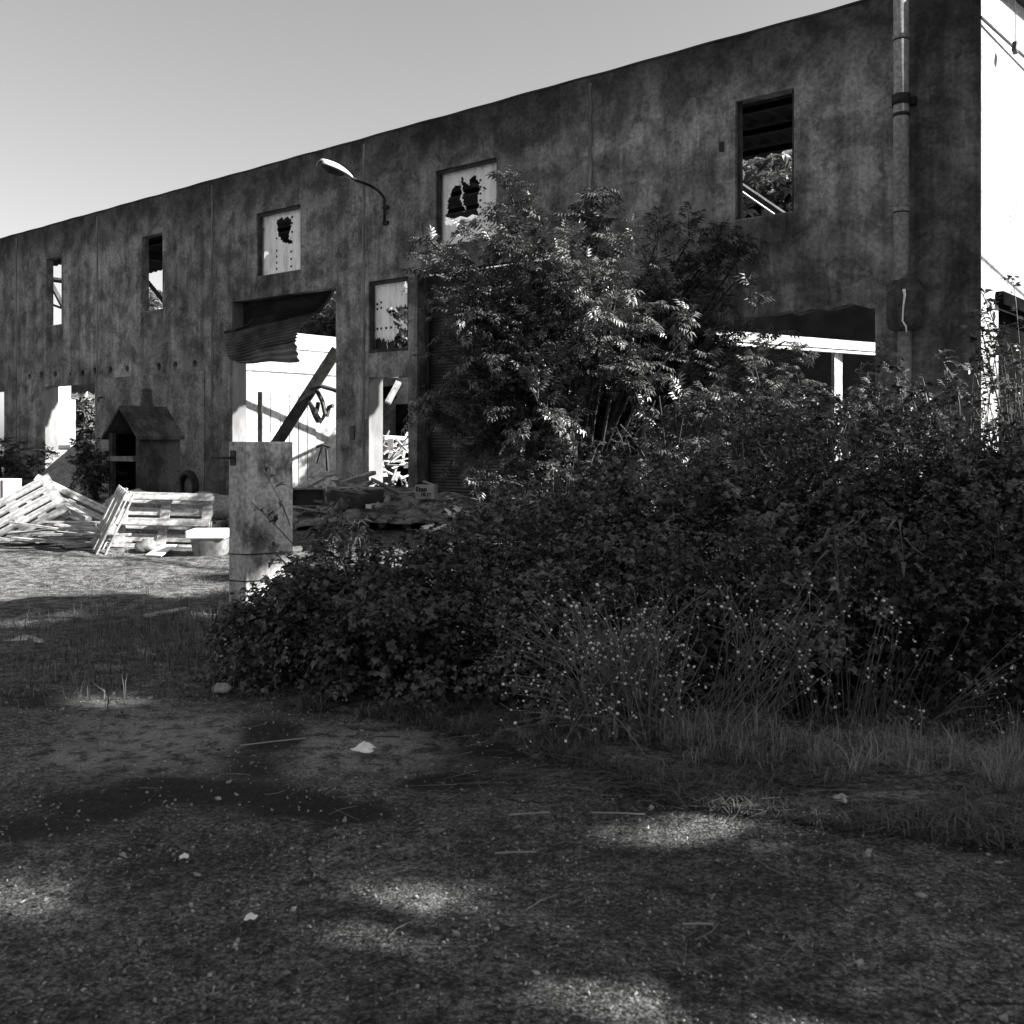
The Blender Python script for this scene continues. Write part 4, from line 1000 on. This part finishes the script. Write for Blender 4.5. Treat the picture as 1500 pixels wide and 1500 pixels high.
lob = [(P(px, py, D), r, n) for (px, py, D, r, n) in ((1060, 600, 12.0, .45, 16), (1105, 575, 12.0, .42, 16), (1150, 590, 11.8, .4, 16), (1130, 625, 11.6, .45, 16), (1195, 605, 11.5, .36, 14), (1235, 620, 11.2, .36, 14), (1275, 610, 11.2, .34, 12), (1010, 640, 12.0, .4, 14), (1330, 610, 11.0, .36, 12), (1390, 590, 10.6, .34, 10), (1165, 545, 12, .22, 5))]
bs = P(1170, 740, 11.6); bs[2] = .1
shrub('leafy_shrub', 'dark leafy shrub filling the lower part of the wide opening behind the brambles', 'shrub', bs, lob, T_ELDER, M['bramble_pale'], .17, 8, dens=1.6, up=.4, limb=.02)
# shrub by the oven and weeds at the left edge
lob = [(P(px, py, D), r, n) for (px, py, D, r, n) in ((112, 665, 22.3, .35, 9), (125, 690, 22, .4, 10), (140, 665, 22.4, .35, 9), (150, 700, 21.8, .4, 10), (135, 715, 21.6, .4, 9))]
bs = P(135, 735, 22); bs[2] = .22
shrub('leafy_shrub', 'dark leafy shrub growing out of the sand heap beside the oven', 'shrub', bs, lob, T_ELDER, M['bramble'], .24, 8, dens=1.3)
lob = [(P(px, py, D), r, n) for (px, py, D, r, n) in ((-5, 650, 24, .5, 12), (12, 665, 24, .45, 10), (20, 690, 23.5, .45, 10), (50, 690, 24, .4, 8), (-10, 690, 23.5, .5, 10), (70, 672, 25.5, .3, 5))]
bs = P(10, 720, 23.8); bs[2] = .22
shrub('leafy_shrub', 'dark shrub at the left edge below the facade', 'shrub', bs, lob, T_ELDER, M['bramble'], .22, 8, dens=1.4)

# ------------------------------------------------------------------ bramble thicket
def bramble(label, px, D, r, ytop, canes, seed, leafm='bramble', sc=.052, name='bramble_bush', n_surf=5200):
    c = P(px, HY, D); c[2] = 0.0; h = max(.5, CZ + (HY - ytop) * D / F)
    root = thing(name, label, 'bramble', c, group='bramble thicket right of the gate post'); pl = Plant()
    ph = RNG.uniform(0, 6, 6)
    def dome(x, y):
        q = np.sqrt(x * x + y * y) / r; a = np.arctan2(y, x)
        rr = 1 + .18 * np.sin(3 * a + ph[0]) + .12 * np.sin(5 * a + ph[1])
        z = h * np.sqrt(np.maximum(0, 1 - (q / rr) ** 2.4))
        return z * (1 + .12 * np.sin(x * 5 / r + ph[2]) * np.sin(y * 5 / r + ph[3]))
    for k in range(canes):
        a = RNG.uniform(0, 2 * PI); q = RNG.uniform(.25, 1.0) * r
        s0 = c + np.array([math.cos(a) * q * .35, math.sin(a) * q * .35, 0]); ex, ey = math.cos(a) * q, math.sin(a) * q
        ez = float(dome(ex * .95, ey * .95)) * (RNG.uniform(1.1, 1.3) if RNG.random() < .12 else RNG.uniform(.6, 1.15))
        e = c + np.array([ex * 1.08, ey * 1.08, max(.08, ez)])
        mid = np.array([(s0[0] + e[0]) / 2, (s0[1] + e[1]) / 2, max(ez, h * .7) * RNG.uniform(1.0, 1.35)])
        pts = bez(s0, mid, e, 9); pl.st.tube(pts, list(np.linspace(.006, .002, 9)), 3, False)
        nl = RNG.integers(14, 26); t = np.sort(RNG.uniform(.3, 1, nl)) * 8; i0 = np.minimum(t.astype(int), 7); fr = (t - i0)[:, None]
        pos = pts[i0] * (1 - fr) + pts[i0 + 1] * fr; tan = unit(pts[i0 + 1] - pts[i0])
        side = unit(np.cross(tan, np.array([0, 0, 1.]))) * np.where(RNG.random(nl) < .5, 1, -1)[:, None]
        pl.leaves(T_BRAM, pos, unit(side + tan * .4 + RNG.normal(0, .3, (nl, 3)) + np.array([0, 0, .2])), unit(np.array([0, -.2, 1.]) + RNG.normal(0, .4, (nl, 3))), sc * 1.25 * RNG.uniform(.6, 1.2, nl))
    n = int(n_surf * r * r); q = r * np.sqrt(RNG.random(n)); a = RNG.uniform(0, 2 * PI, n); x, y = q * np.cos(a), q * np.sin(a)
    z = dome(x, y); k = z > .03; x, y, z = x[k], y[k], z[k]
    keep = vnoise(x + c[0] * 7 + 50, y + c[1] * 5 + 50, .36, seed) + .45 * vnoise(x + 50, z + 50, .14, seed + 1) > .70
    x, y, z = x[keep], y[keep], z[keep]; n = len(x)
    cl = vnoise(x + c[0] * 3 + 80, y + c[1] * 3 + 80, .34, seed + 2); dep = RNG.random(n) ** 1.5 * .30 + (1 - cl) * .42
    pos = np.stack([c[0] + x * (1 - dep * .3), c[1] + y * (1 - dep * .3), z * (1 - dep) + .02], -1)
    # bottom skirt so the flanks are leafy down to the ground
    m = int(4200 * r); a = RNG.uniform(PI * .9, PI * 2.1, m); zz = RNG.random(m) * h * .75
    qq = r * (1 - (zz / h) ** 2.4) ** .4 * RNG.uniform(.74, 1.04, m) * (1 + .18 * np.sin(3 * a + ph[0]) + .12 * np.sin(5 * a + ph[1]))
    nz = .65 * vnoise(a * r * 1.3 + 40, zz + 40 + c[0], .20, seed + 5) + .35 * vnoise(a * r + 40, zz + 40, .09, seed + 6); kk = nz > .43; a, zz, qq, nz = a[kk], zz[kk], qq[kk], nz[kk]; qq = qq * (.62 + .62 * nz)
    pos = np.concatenate([pos, np.stack([c[0] + qq * np.cos(a), c[1] + qq * np.sin(a), zz + .02], -1)]); n = len(pos)
    outw = unit(pos - c - np.array([0, 0, h * .2]))
    pl.leaves(T_BRAM, pos, unit(outw * .5 + RNG.normal(0, .55, (n, 3)) + np.array([0, 0, -.1])), unit(outw * .30 + np.array([0, 0, 1.0]) + RNG.normal(0, .28, (n, 3))), sc * np.where(RNG.random(n) < .12, 1.5, 1) * RNG.uniform(.5, 1.3, n))
    pl.finish(root, M[leafm], M['cane'], 'foliage', 'canes')
    fr = Plant()
    for k in range(int(9 * r)):                                  # sprays of small pale fruit and flowers
        a = RNG.uniform(PI * 1.0, PI * 2.0); zz = RNG.uniform(.2, .95) * h; qq = r * (1 - (zz / h) ** 2.4) ** .4 * 1.04
        cc = c + np.array([qq * math.cos(a), qq * math.sin(a), zz]); m_ = RNG.integers(8, 22); pp = cc + RNG.normal(0, .045, (m_, 3))
        fr.leaves(T_LEAF, pp, randdir(m_, .2), randdir(m_, .6), RNG.uniform(.010, .026, m_))
    fr.finish(root, M['spray'], M['cane'], 'flower_sprays'); tag([o for o in root.children if o.name.startswith('flower_sprays')][0], kind='stuff')
    return root
BR = [(500, 7.0, .62, 800, 'low bramble bush spilling round the foot of the gate post'), (432, 6.5, .48, 905, 'smallest bramble clump at the left tip of the thicket'),
      (570, 6.5, .92, 815, 'bramble bush in front of the debris heap'), (690, 6.7, 1.0, 812, 'bramble bush below the white sack'),
      (810, 7.6, 1.2, 712, 'bramble bush under the elder shrub'), (970, 8.6, 1.45, 655, 'bramble bush around the elder sapling'),
      (1100, 8.2, 1.35, 618, 'bramble bush below the wide low opening'), (1250, 7.8, 1.35, 612, 'bramble bush in front of the pale column'),
      (1400, 7.6, 1.3, 585, 'tall bramble bush below the downpipe'), (1530, 7.4, 1.3, 530, 'tallest bramble bush below the white end wall'),
      (1000, 6.5, 1.0, 790, 'front bramble bush behind the white headed weeds'), (1170, 6.2, 1.0, 785, 'front bramble bush beside the drooping dock plants'),
      (1350, 6.0, 1.0, 765, 'front bramble bush above the grass verge'), (1510, 5.8, 1.0, 740, 'front bramble bush at the right edge of the thicket'), (850, 6.1, .85, 850, 'front bramble bush beside the scrap of white paper')]
SCS = (.052, .046, .060, .050, .056, .066, .05, .07, .055, .062, .05, .058, .047, .064, .048); MTS = ('bramble', 'bramble_pale', 'bramble', 'bramble_dark', 'bramble_pale')
for k, (px, D, r, yt, lb) in enumerate(BR): bramble(lb, px, D, r, yt, 95, 60 + 3 * k, MTS[k % 5], SCS[k])

# thin saplings rising from the thicket
def sapling(label, stems, T, sc, leafm, nl=12, name='wild_sapling', r=.009, grp=None):
    base = np.array(stems[0][0], float); root = thing(name, label, 'plant', base, group=grp); pl = Plant()
    for (a, b_, c) in stems:
        a, b_, c = map(lambda q: np.array(q, float), (a, b_, c)); pts = bez(a, b_, c, 9); pl.st.tube(pts, list(np.linspace(r, .003, 9)), 4, False)
        ln = np.linalg.norm(c - a)
        for k in range(nl):
            t = RNG.uniform(.3, 1.0) * 8; i = min(int(t), 7); p = pts[i] + (pts[i + 1] - pts[i]) * (t - i); d = randdir(1, .25)[0]
            shoot(pl, p, d, ln * RNG.uniform(.08, .2), T, 6, sc, r=.0035)
    pl.finish(root, M[leafm], M['stem'], 'foliage', 'stem'); return root
def S3(p0, p1, p2, D): return (P(*p0, D), P(*p1, D - .1), P(*p2, D - .2))
sapling('thin sapling with sparse leaves arching in front of the white end wall', [S3((1475, 640), (1450, 540), (1432, 455), 7.6), S3((1475, 640), (1490, 540), (1438, 428), 7.7), S3((1480, 640), (1500, 560), (1470, 470), 7.5)], T_LEAF, .07, 'weed', 12)
sapling('leggy sapling crossing in front of the downpipe foot', [S3((1400, 660), (1330, 560), (1285, 495), 8), S3((1400, 660), (1420, 560), (1370, 520), 8)], T_LEAF, .065, 'weed', 12)
sapling('leafy sapling standing before the pale interior column', [S3((1210, 690), (1180, 600), (1145, 545), 8.4), S3((1215, 690), (1250, 600), (1262, 530), 8.4), S3((1210, 690), (1215, 610), (1200, 560), 8.4)], T_LEAF, .065, 'weed', 12)
sapling('sapling sprouting from the brambles left of the pale column', [S3((1090, 690), (1080, 600), (1112, 560), 8.6), S3((1090, 690), (1060, 620), (1040, 575), 8.6)], T_LEAF, .06, 'weed', 10)
sapling('bare twig with dark leaves rising before the gate post', [(P(425, 770, 8.2), P(412, 730, 8.2), P(386, 690, 8.15)), (P(432, 800, 7.9), P(405, 770, 7.9), P(368, 735, 7.9)), (P(430, 840, 7.8), P(400, 800, 7.8), P(370, 790, 7.8))], T_LEAF, .06, 'bramble', 5, r=.005)
sapling('sunlit upright weed with narrow leaves at the top of the left brambles', [S3((490, 820), (485, 790), (478, 752), 6.9), S3((505, 820), (500, 790), (497, 757), 6.9), S3((525, 820), (528, 790), (524, 765), 6.9), S3((475, 820), (465, 800), (462, 770), 6.9)], T_LONG, .07, 'weed', 12, r=.004)
# dock plants with long hanging leaves
for (px, yb, yt, D, lb) in ((1225, 930, 770, 5.6, 'tall dock plant with long drooping leaves left of its twin'), (1322, 920, 765, 5.5, 'taller dock plant with long drooping leaves and a knobbly top'), (1262, 900, 755, 5.9, 'slender dock plant behind and between the two large ones')):
    a, c = P(px, yb, D), P(px - 4, yt, D); a[2] = 0.05; root = thing('dock_plant', lb, 'weed', a, group='dock plants in the brambles'); pl = Plant()
    pts = bez(a, (a + c) / 2 + np.array([.05, 0, 0]), c, 9); pl.st.tube(pts, list(np.linspace(.009, .003, 9)), 5, False)
    n = 26; t = RNG.uniform(.3, 1, n) * 8; i = np.minimum(t.astype(int), 7); pos = pts[i] + (pts[i + 1] - pts[i]) * (t - i)[:, None]; d = randdir(n); d[:, 2] = .35
    pl.leaves(T_LONG, pos, unit(d), np.tile([0, 0, 1.], (n, 1)), RNG.uniform(.12, .22, n) * (1.25 - t / 12))
    pl.finish(root, M['weed'], M['stem']); 

# white headed weed clump in front
wroot = thing('flowering_weed', 'sprawling clump of thin stems tipped with small round pale heads in front of the brambles', 'weed', G(930, 1085)); pl = Plant(); heads = []
b0 = G(930, 1085)
for k in range(230):
    tx = RNG.choice([RNG.uniform(735, 900), RNG.uniform(820, 1010), RNG.uniform(960, 1240)]); ty = RNG.uniform(862, 1075) if tx < 1000 else RNG.uniform(840, 1000)
    D = RNG.uniform(4.75, 5.7); e = P(tx, ty, D); s = b0 + np.array([RNG.normal(0, .16) + (.5 if tx > 1050 else 0), RNG.normal(.05, .12), 0])
    e[2] = max(e[2], .04); mid = (s + e) / 2 + np.array([RNG.normal(0, .05), RNG.normal(0, .05), RNG.uniform(.02, .26) * np.linalg.norm(e - s)])
    pts = bez(s, mid, e, 8); pl.st.tube(pts, list(np.linspace(.0035, .0015, 8)), 3, False); heads.append(e)
    for j in range(RNG.integers(2, 6)):
        p = pts[RNG.integers(4, 8)]; q = p + unit(randdir(1, .6))[0] * RNG.uniform(.04, .13); pl.st.tube([p, q], .0013, 3, False); heads.append(q)
    n = 5; ii = RNG.integers(1, 7, n); pl.leaves(T_LONG, pts[ii], randdir(n, .2), np.tile([0, 0, 1.], (n, 1)), RNG.uniform(.04, .10, n))
pl.finish(wroot, M['weed'], M['weedstem'], 'foliage', 'stems')
heads = np.array(heads); heads = heads[RNG.random(len(heads)) < .72]; n = len(heads)
V, Fa = instance(OCT * np.array([1, 1, 1.25]), OCTF, heads - np.array(wroot.location), randdir(n), randdir(n), RNG.uniform(.0025, .0105, n)); tag(np_mesh('seed_heads', V, Fa, M['flower'], wroot, True), kind='stuff')

# loose pale blossoms scattered on the brambles belong to one more weed on the right
wroot = thing('flowering_weed', 'loose weed with a few pale blossoms among the right hand brambles', 'weed', G(1290, 1085)); pl = Plant(); heads = []
b0 = np.array(wroot.location)
for k in range(70):
    D = RNG.uniform(4.6, 5.2); e = P(RNG.uniform(1130, 1500), RNG.uniform(890, 1060), D); s = b0 + np.array([(e[0] - b0[0]) * .6, .1, 0]); pts = bez(s, (s + e) / 2 + np.array([0, 0, .08]), e, 7); pl.st.tube(pts, list(np.linspace(.003, .0012, 7)), 3, False)
    for j in range(RNG.integers(0, 4)): heads.append(e + RNG.normal(0, .03, 3))
    ii = RNG.integers(1, 7, 6); pl.leaves(T_LEAF, pts[ii], randdir(6, .2), np.tile([0, 0, 1.], (6, 1)), RNG.uniform(.02, .05, 6))
pl.finish(wroot, M['weed'], M['weedstem'], 'foliage', 'stems')
heads = np.array(heads); n = len(heads); V, Fa = instance(OCT, OCTF, heads - b0, randdir(n), randdir(n), RNG.uniform(.004, .011, n)); tag(np_mesh('blossoms', V, Fa, M['flower'], wroot, True), kind='stuff')

# ------------------------------------------------------------------ grasses (uncountable)
def grass(name, label, X, D, h, w, mat, lean=.35, z=None, bends=(.1, .3, .55, .85)):
    n = len(X); Vs, Fs, o = [], [], 0; zz = gz(X, D) if z is None else z
    grp = RNG.integers(0, 4, n)
    for k, bd in enumerate(bends):
        s = grp == k; m = s.sum()
        if m == 0: continue
        TV, TF = blade_t(bd); TV = TV.copy()
        ang = RNG.uniform(0, 2 * PI, m); l = RNG.normal(0, lean, m)
        hh = h[s]; ww = w[s]; ca, sa = np.cos(ang), np.sin(ang)
        x = TV[None, :, 0] * ww[:, None]; y = (TV[None, :, 1] + TV[None, :, 2] * l[:, None]) * hh[:, None]; zc = TV[None, :, 2] * hh[:, None] / np.sqrt(1 + l[:, None] ** 2)
        V = np.stack([X[s][:, None] + x * ca[:, None] - y * sa[:, None], D[s][:, None] + x * sa[:, None] + y * ca[:, None], zz[s][:, None] + zc], -1).reshape(-1, 3)
        Fa = (TF[None] + (np.arange(m) * 6)[:, None, None]).reshape(-1, 4); Vs.append(V); Fs.append(Fa + o); o += len(V)
    ob = np_mesh(name, np.concatenate(Vs), np.concatenate(Fs), M[mat]); return tag(ob, label, 'grass', kind='stuff')
# yard turf on the left
N = 46000; X = RNG.uniform(-8.5, -.6, N); D = 6.0 + 9.0 * RNG.random(N) ** 1.3
k = (vnoise(X + 60, D + 60, .55, 31) + .4 * vnoise(X + 60, D + 60, .16, 32)) > .60
k &= ~((D > 12.0) & (D < 13.3) & (RNG.random(N) < .75))
X, D = X[k], D[k]; grass('grass', 'short scruffy grass and weeds over the yard left of the gate post', X, D, RNG.uniform(.012, .06, len(X)), RNG.uniform(.004, .009, len(X)), 'grass', .8, None, (.4, .8, 1.1, 1.5))
# turf edge along the driveway on the left and round the post
N = 5000; X = RNG.normal(-2.6, .7, N); D = RNG.normal(7.6, .8, N); grass('grass', 'longer weeds around the foot of the gate post', X, D, RNG.uniform(.04, .20, N), RNG.uniform(.004, .009, N), 'grass', .4)
# dry tufts along the verge at the right
Xs, Ds, hs = [], [], []
for (px, py, n, s, hh) in ((1040, 1095, 420, .10, .26), (1075, 1085, 300, .10, .3), (1180, 1110, 500, .14, .22), (1260, 1120, 600, .16, .22), (1340, 1125, 700, .18, .24), (1420, 1130, 700, .18, .24), (1490, 1135, 700, .2, .26), (960, 1085, 400, .14, .28), (1130, 1120, 500, .16, .15), (880, 1090, 300, .14, .2), (1560, 1140, 500, .2, .3), (1320, 1085, 300, .2, .35), (1460, 1090, 300, .2, .4)):
    g = G(px, py); nt_ = max(5, n // 26); tx_ = g[0] + RNG.normal(0, s * 1.1, nt_); ty_ = g[1] + RNG.normal(0, s * .9, nt_); th_ = RNG.uniform(.3, 1.05, nt_) * hh
    w_i = RNG.integers(0, nt_, int(n * 1.05)); m_ = len(w_i); Xs.append(tx_[w_i] + RNG.normal(0, .022, m_)); Ds.append(ty_[w_i] + RNG.normal(0, .022, m_)); hs.append(th_[w_i] * RNG.uniform(.4, 1.1, m_))
X, D, h = map(np.concatenate, (Xs, Ds, hs)); grass('grass', 'dry tufted grass along the verge before the brambles', X, D, h, RNG.uniform(.0018, .004, len(X)), 'dry', .7, np.zeros(len(X)) + .03, (.3, .7, 1.0, 1.4))
N = 26000; t = RNG.random(N); X = -1.2 + 6.2 * t; ed = np.interp(X, [e[0] for e in EDGE], [e[1] for e in EDGE]); D = ed + np.abs(RNG.normal(0, .45, N)) - .08
k = vnoise(X + 60, D + 60, .3, 41) > .35; X, D = X[k], D[k]; N = len(X)
grass('grass', 'low green ground cover in front of the thicket', X, D, RNG.uniform(.02, .11, N), RNG.uniform(.003, .008, N), 'grass', 1.0, np.zeros(N) + .03, (.5, .9, 1.2, 1.5))
# flattened straw at the edge of the driveway
def straw(N, cx, cy, sx, sy):
    V, Fs = [], []; px = RNG.normal(cx, sx, N); py = RNG.normal(cy, sy, N)
    for i in range(N):
        p = G(px[i], max(py[i], 1000)); a = RNG.normal(.1, .55); l = RNG.uniform(.02, .12); d = np.array([math.cos(a), math.sin(a), 0]) * l; s = np.array([-math.sin(a), math.cos(a), 0]) * .0015
        z = np.array([0, 0, RNG.uniform(.035, .06)]); o = len(V); V += [p - d + s + z, p - d - s + z, p + d - s + z + [0, 0, RNG.uniform(-.005, .012)], p + d + s + z]; Fs.append((o, o + 1, o + 2, o + 3))
    return V, Fs
V, Fs = [], []
for a in ((70, 730, 1150, 120, 22), (130, 900, 1152, 130, 20), (120, 1020, 1168, 100, 16), (110, 1250, 1180, 150, 24), (30, 620, 1110, 80, 22)):
    v, f = straw(*a); o = len(V); V += v; Fs += [tuple(i + o for i in q) for q in f]
tag(np_mesh('straw', np.array(V), np.array(Fs), M['grass']), 'flattened dry straw strewn along the driveway edge', 'straw', kind='stuff')
# gravel on the driveway and in the yard
N = 9000; X = RNG.uniform(-5, 3.2, N); D = 2.3 + 9 * RNG.random(N) ** 1.6; k = abs(X) < .52 * D + .3; X, D = X[k], D[k]
zz = gz(X, D) + (vnoise(X, D, .9, 1) - .5) * .05 + .004
stones('gravel', np.stack([X, D, zz], -1), RNG.uniform(.003, .010, len(X)) * np.where(RNG.random(len(X)) < .04, 2.0, 1), M['stone'], 'small stones strewn over driveway and yard', 'gravel')

N = 1500; px = RNG.uniform(-40, 1540, N); py = 1000 + 460 * RNG.random(N) ** 2.0; pos = np.array([G(a, b) for a, b in zip(px, py)]); pos[:, 2] = .012 + .03 * RNG.random(N)
V, Fa = instance(T_LEAF[0], T_LEAF[1], pos, randdir(N) * np.array([1, 1, .15]), np.tile([0, 0, 1.], (N, 1)) + RNG.normal(0, .35, (N, 3)), RNG.uniform(.010, .034, N))
tag(np_mesh('leaf_litter', V, Fa, M['litter']), 'small dry fallen leaves strewn over the asphalt', 'leaves', kind='stuff')
tw = MB()
for k in range(150):
    a = G(RNG.uniform(0, 1500), 1010 + 420 * RNG.random() ** 1.7); a[2] = .02; d = randdir(1)[0]; d[2] = 0; d = d / np.linalg.norm(d) * RNG.uniform(.02, .09); b_ = a + d + np.array([d[1], -d[0], 0]) * RNG.normal(0, .3)
    tw.tube([a, b_, a + d * 2], .0016, 3)
tag(tw.build('twigs', M['litter']), 'thin broken twigs scattered over the asphalt', 'twigs', kind='stuff')
# ------------------------------------------------------------------ litter
def scrap(name, label, cat, px, py, w, d, h, mat, seed):
    c = G(px, py); rr = np.random.default_rng(seed); ph = rr.uniform(0, 6, 6); mb = MB()
    def f(a, b):
        th = a * 2 * PI; r = b * (1 + .22 * math.sin(3 * th + ph[0]) + .15 * math.sin(5 * th + ph[1]))
        return (w * r * math.cos(th), d * r * math.sin(th), .012 + h * (1 - b * .8) * (.6 + .4 * math.sin(5 * r + ph[2] + 3 * th)))
    mb.grid(f, 24, 6); o = mb.build(name, M[mat], smooth=True, solid=.004); o.location = (c[0], c[1], .02); return tag(o, label, cat)
scrap('paper_scrap', 'crumpled white paper on the asphalt in front of the brambles', 'litter', 534, 1109, .05, .05, .045, 'white', 5)
scrap('paper_scrap', 'small folded white paper under the bramble edge', 'litter', 700, 1072, .05, .05, .025, 'white', 6)
scrap('cloth_rag', 'long pale rag lying on the yard at the left edge', 'litter', 36, 946, .17, .10, .05, 'card', 7)
scrap('paper_scrap', 'tiny white scrap on the near asphalt', 'litter', 367, 1359, .018, .02, .01, 'white', 8)
scrap('paper_scrap', 'tiny pale scrap on the asphalt left of the stem stack', 'litter', 270, 1268, .015, .02, .01, 'white', 18)
scrap('dead_leaf', 'dry curled leaf at the grass verge', 'leaf', 1233, 1184, .04, .04, .03, 'card', 9)
c = G(240, 910); board_thing(np.array([c[0] - .13, c[1] - .1, .06]), np.array([c[0] + .13, c[1] + .2, .08]), .07, .02, 'wood_grey', 'short pale board lying on the yard grass left of the gate post', None, 'short_board')
q = G(325, 1016); lump('stone', 'round pale stone at the left tip of the brambles', 'stone', (q[0], q[1], 0.01), (.05, .04, .035), 'stone', 12)
for (a, b_, lb) in (((352, 1101), (448, 1090), 'long dry stem lying on the asphalt below the brambles'), ((866, 1201), (945, 1204), 'pale stick on the asphalt edge under the straw'), ((725, 1262), (785, 1260), 'short straw stem on the open asphalt'), ((745, 1205), (805, 1201), 'straw stem beside a dark crack near the verge'), ((1000, 1368), (1045, 1368), 'short straw stem on the near right asphalt')):
    a, b_ = G(*a), G(*b_); base = a.copy(); mb = MB(); up3 = np.array([0, 0, .03]); mb.tube([up3, (b_ - a) * .5 + up3 + np.array([0, .002, .001]), b_ - a + up3], .0034, 5); o = mb.build('dry_stem', M['dry']); o.location = tuple(base); tag(o, lb, 'stem')

# ------------------------------------------------------------------ light, sky, camera
w = bpy.data.worlds.new('World'); scene.world = w; w.use_nodes = True; nt = w.node_tree
sky = nt.nodes.new('ShaderNodeTexSky'); sky.sky_type = 'NISHITA'; sky.sun_disc = False
el = math.asin(SUN[2]); az = math.atan2(SUN[0], SUN[1])
sky.sun_elevation = el; sky.sun_rotation = az; sky.dust_density = 1.5; sky.air_density = 1.0
bw = nt.nodes.new('ShaderNodeRGBToBW'); nt.links.new(sky.outputs[0], bw.inputs[0])
nt.links.new(bw.outputs[0], nt.nodes['Background'].inputs['Color']); nt.nodes['Background'].inputs['Strength'].default_value = .062
sl = bpy.data.lights.new('sun', 'SUN'); sl.energy = 5.0; sl.angle = R(.53); sl.color = (1, .985, .965)
so = bpy.data.objects.new('sun', sl); COL.objects.link(so); so.rotation_euler = Vector(tuple(-SUN)).to_track_quat('-Z', 'Y').to_euler()
so.location = (20, -5, 30)
cam = bpy.data.cameras.new('camera'); co = bpy.data.objects.new('camera', cam); COL.objects.link(co); scene.camera = co
co.location = (0, 0, CZ); co.rotation_euler = (PI / 2, 0, 0)
cam.sensor_width = 36; cam.sensor_height = 36; cam.sensor_fit = 'HORIZONTAL'; cam.lens = 36.0; cam.shift_y = -(750 - HY) / 1500.0
cam.clip_start = .05; cam.clip_end = 2000
cam.dof.use_dof = True; cam.dof.focus_distance = 13.0; cam.dof.aperture_fstop = 6.5
vs = scene.view_settings; vs.view_transform = 'Standard'; vs.look = 'None'; vs.gamma = 1; vs.exposure = 1.87
scene.cycles.use_denoising = True
scene.cycles.max_bounces = 6
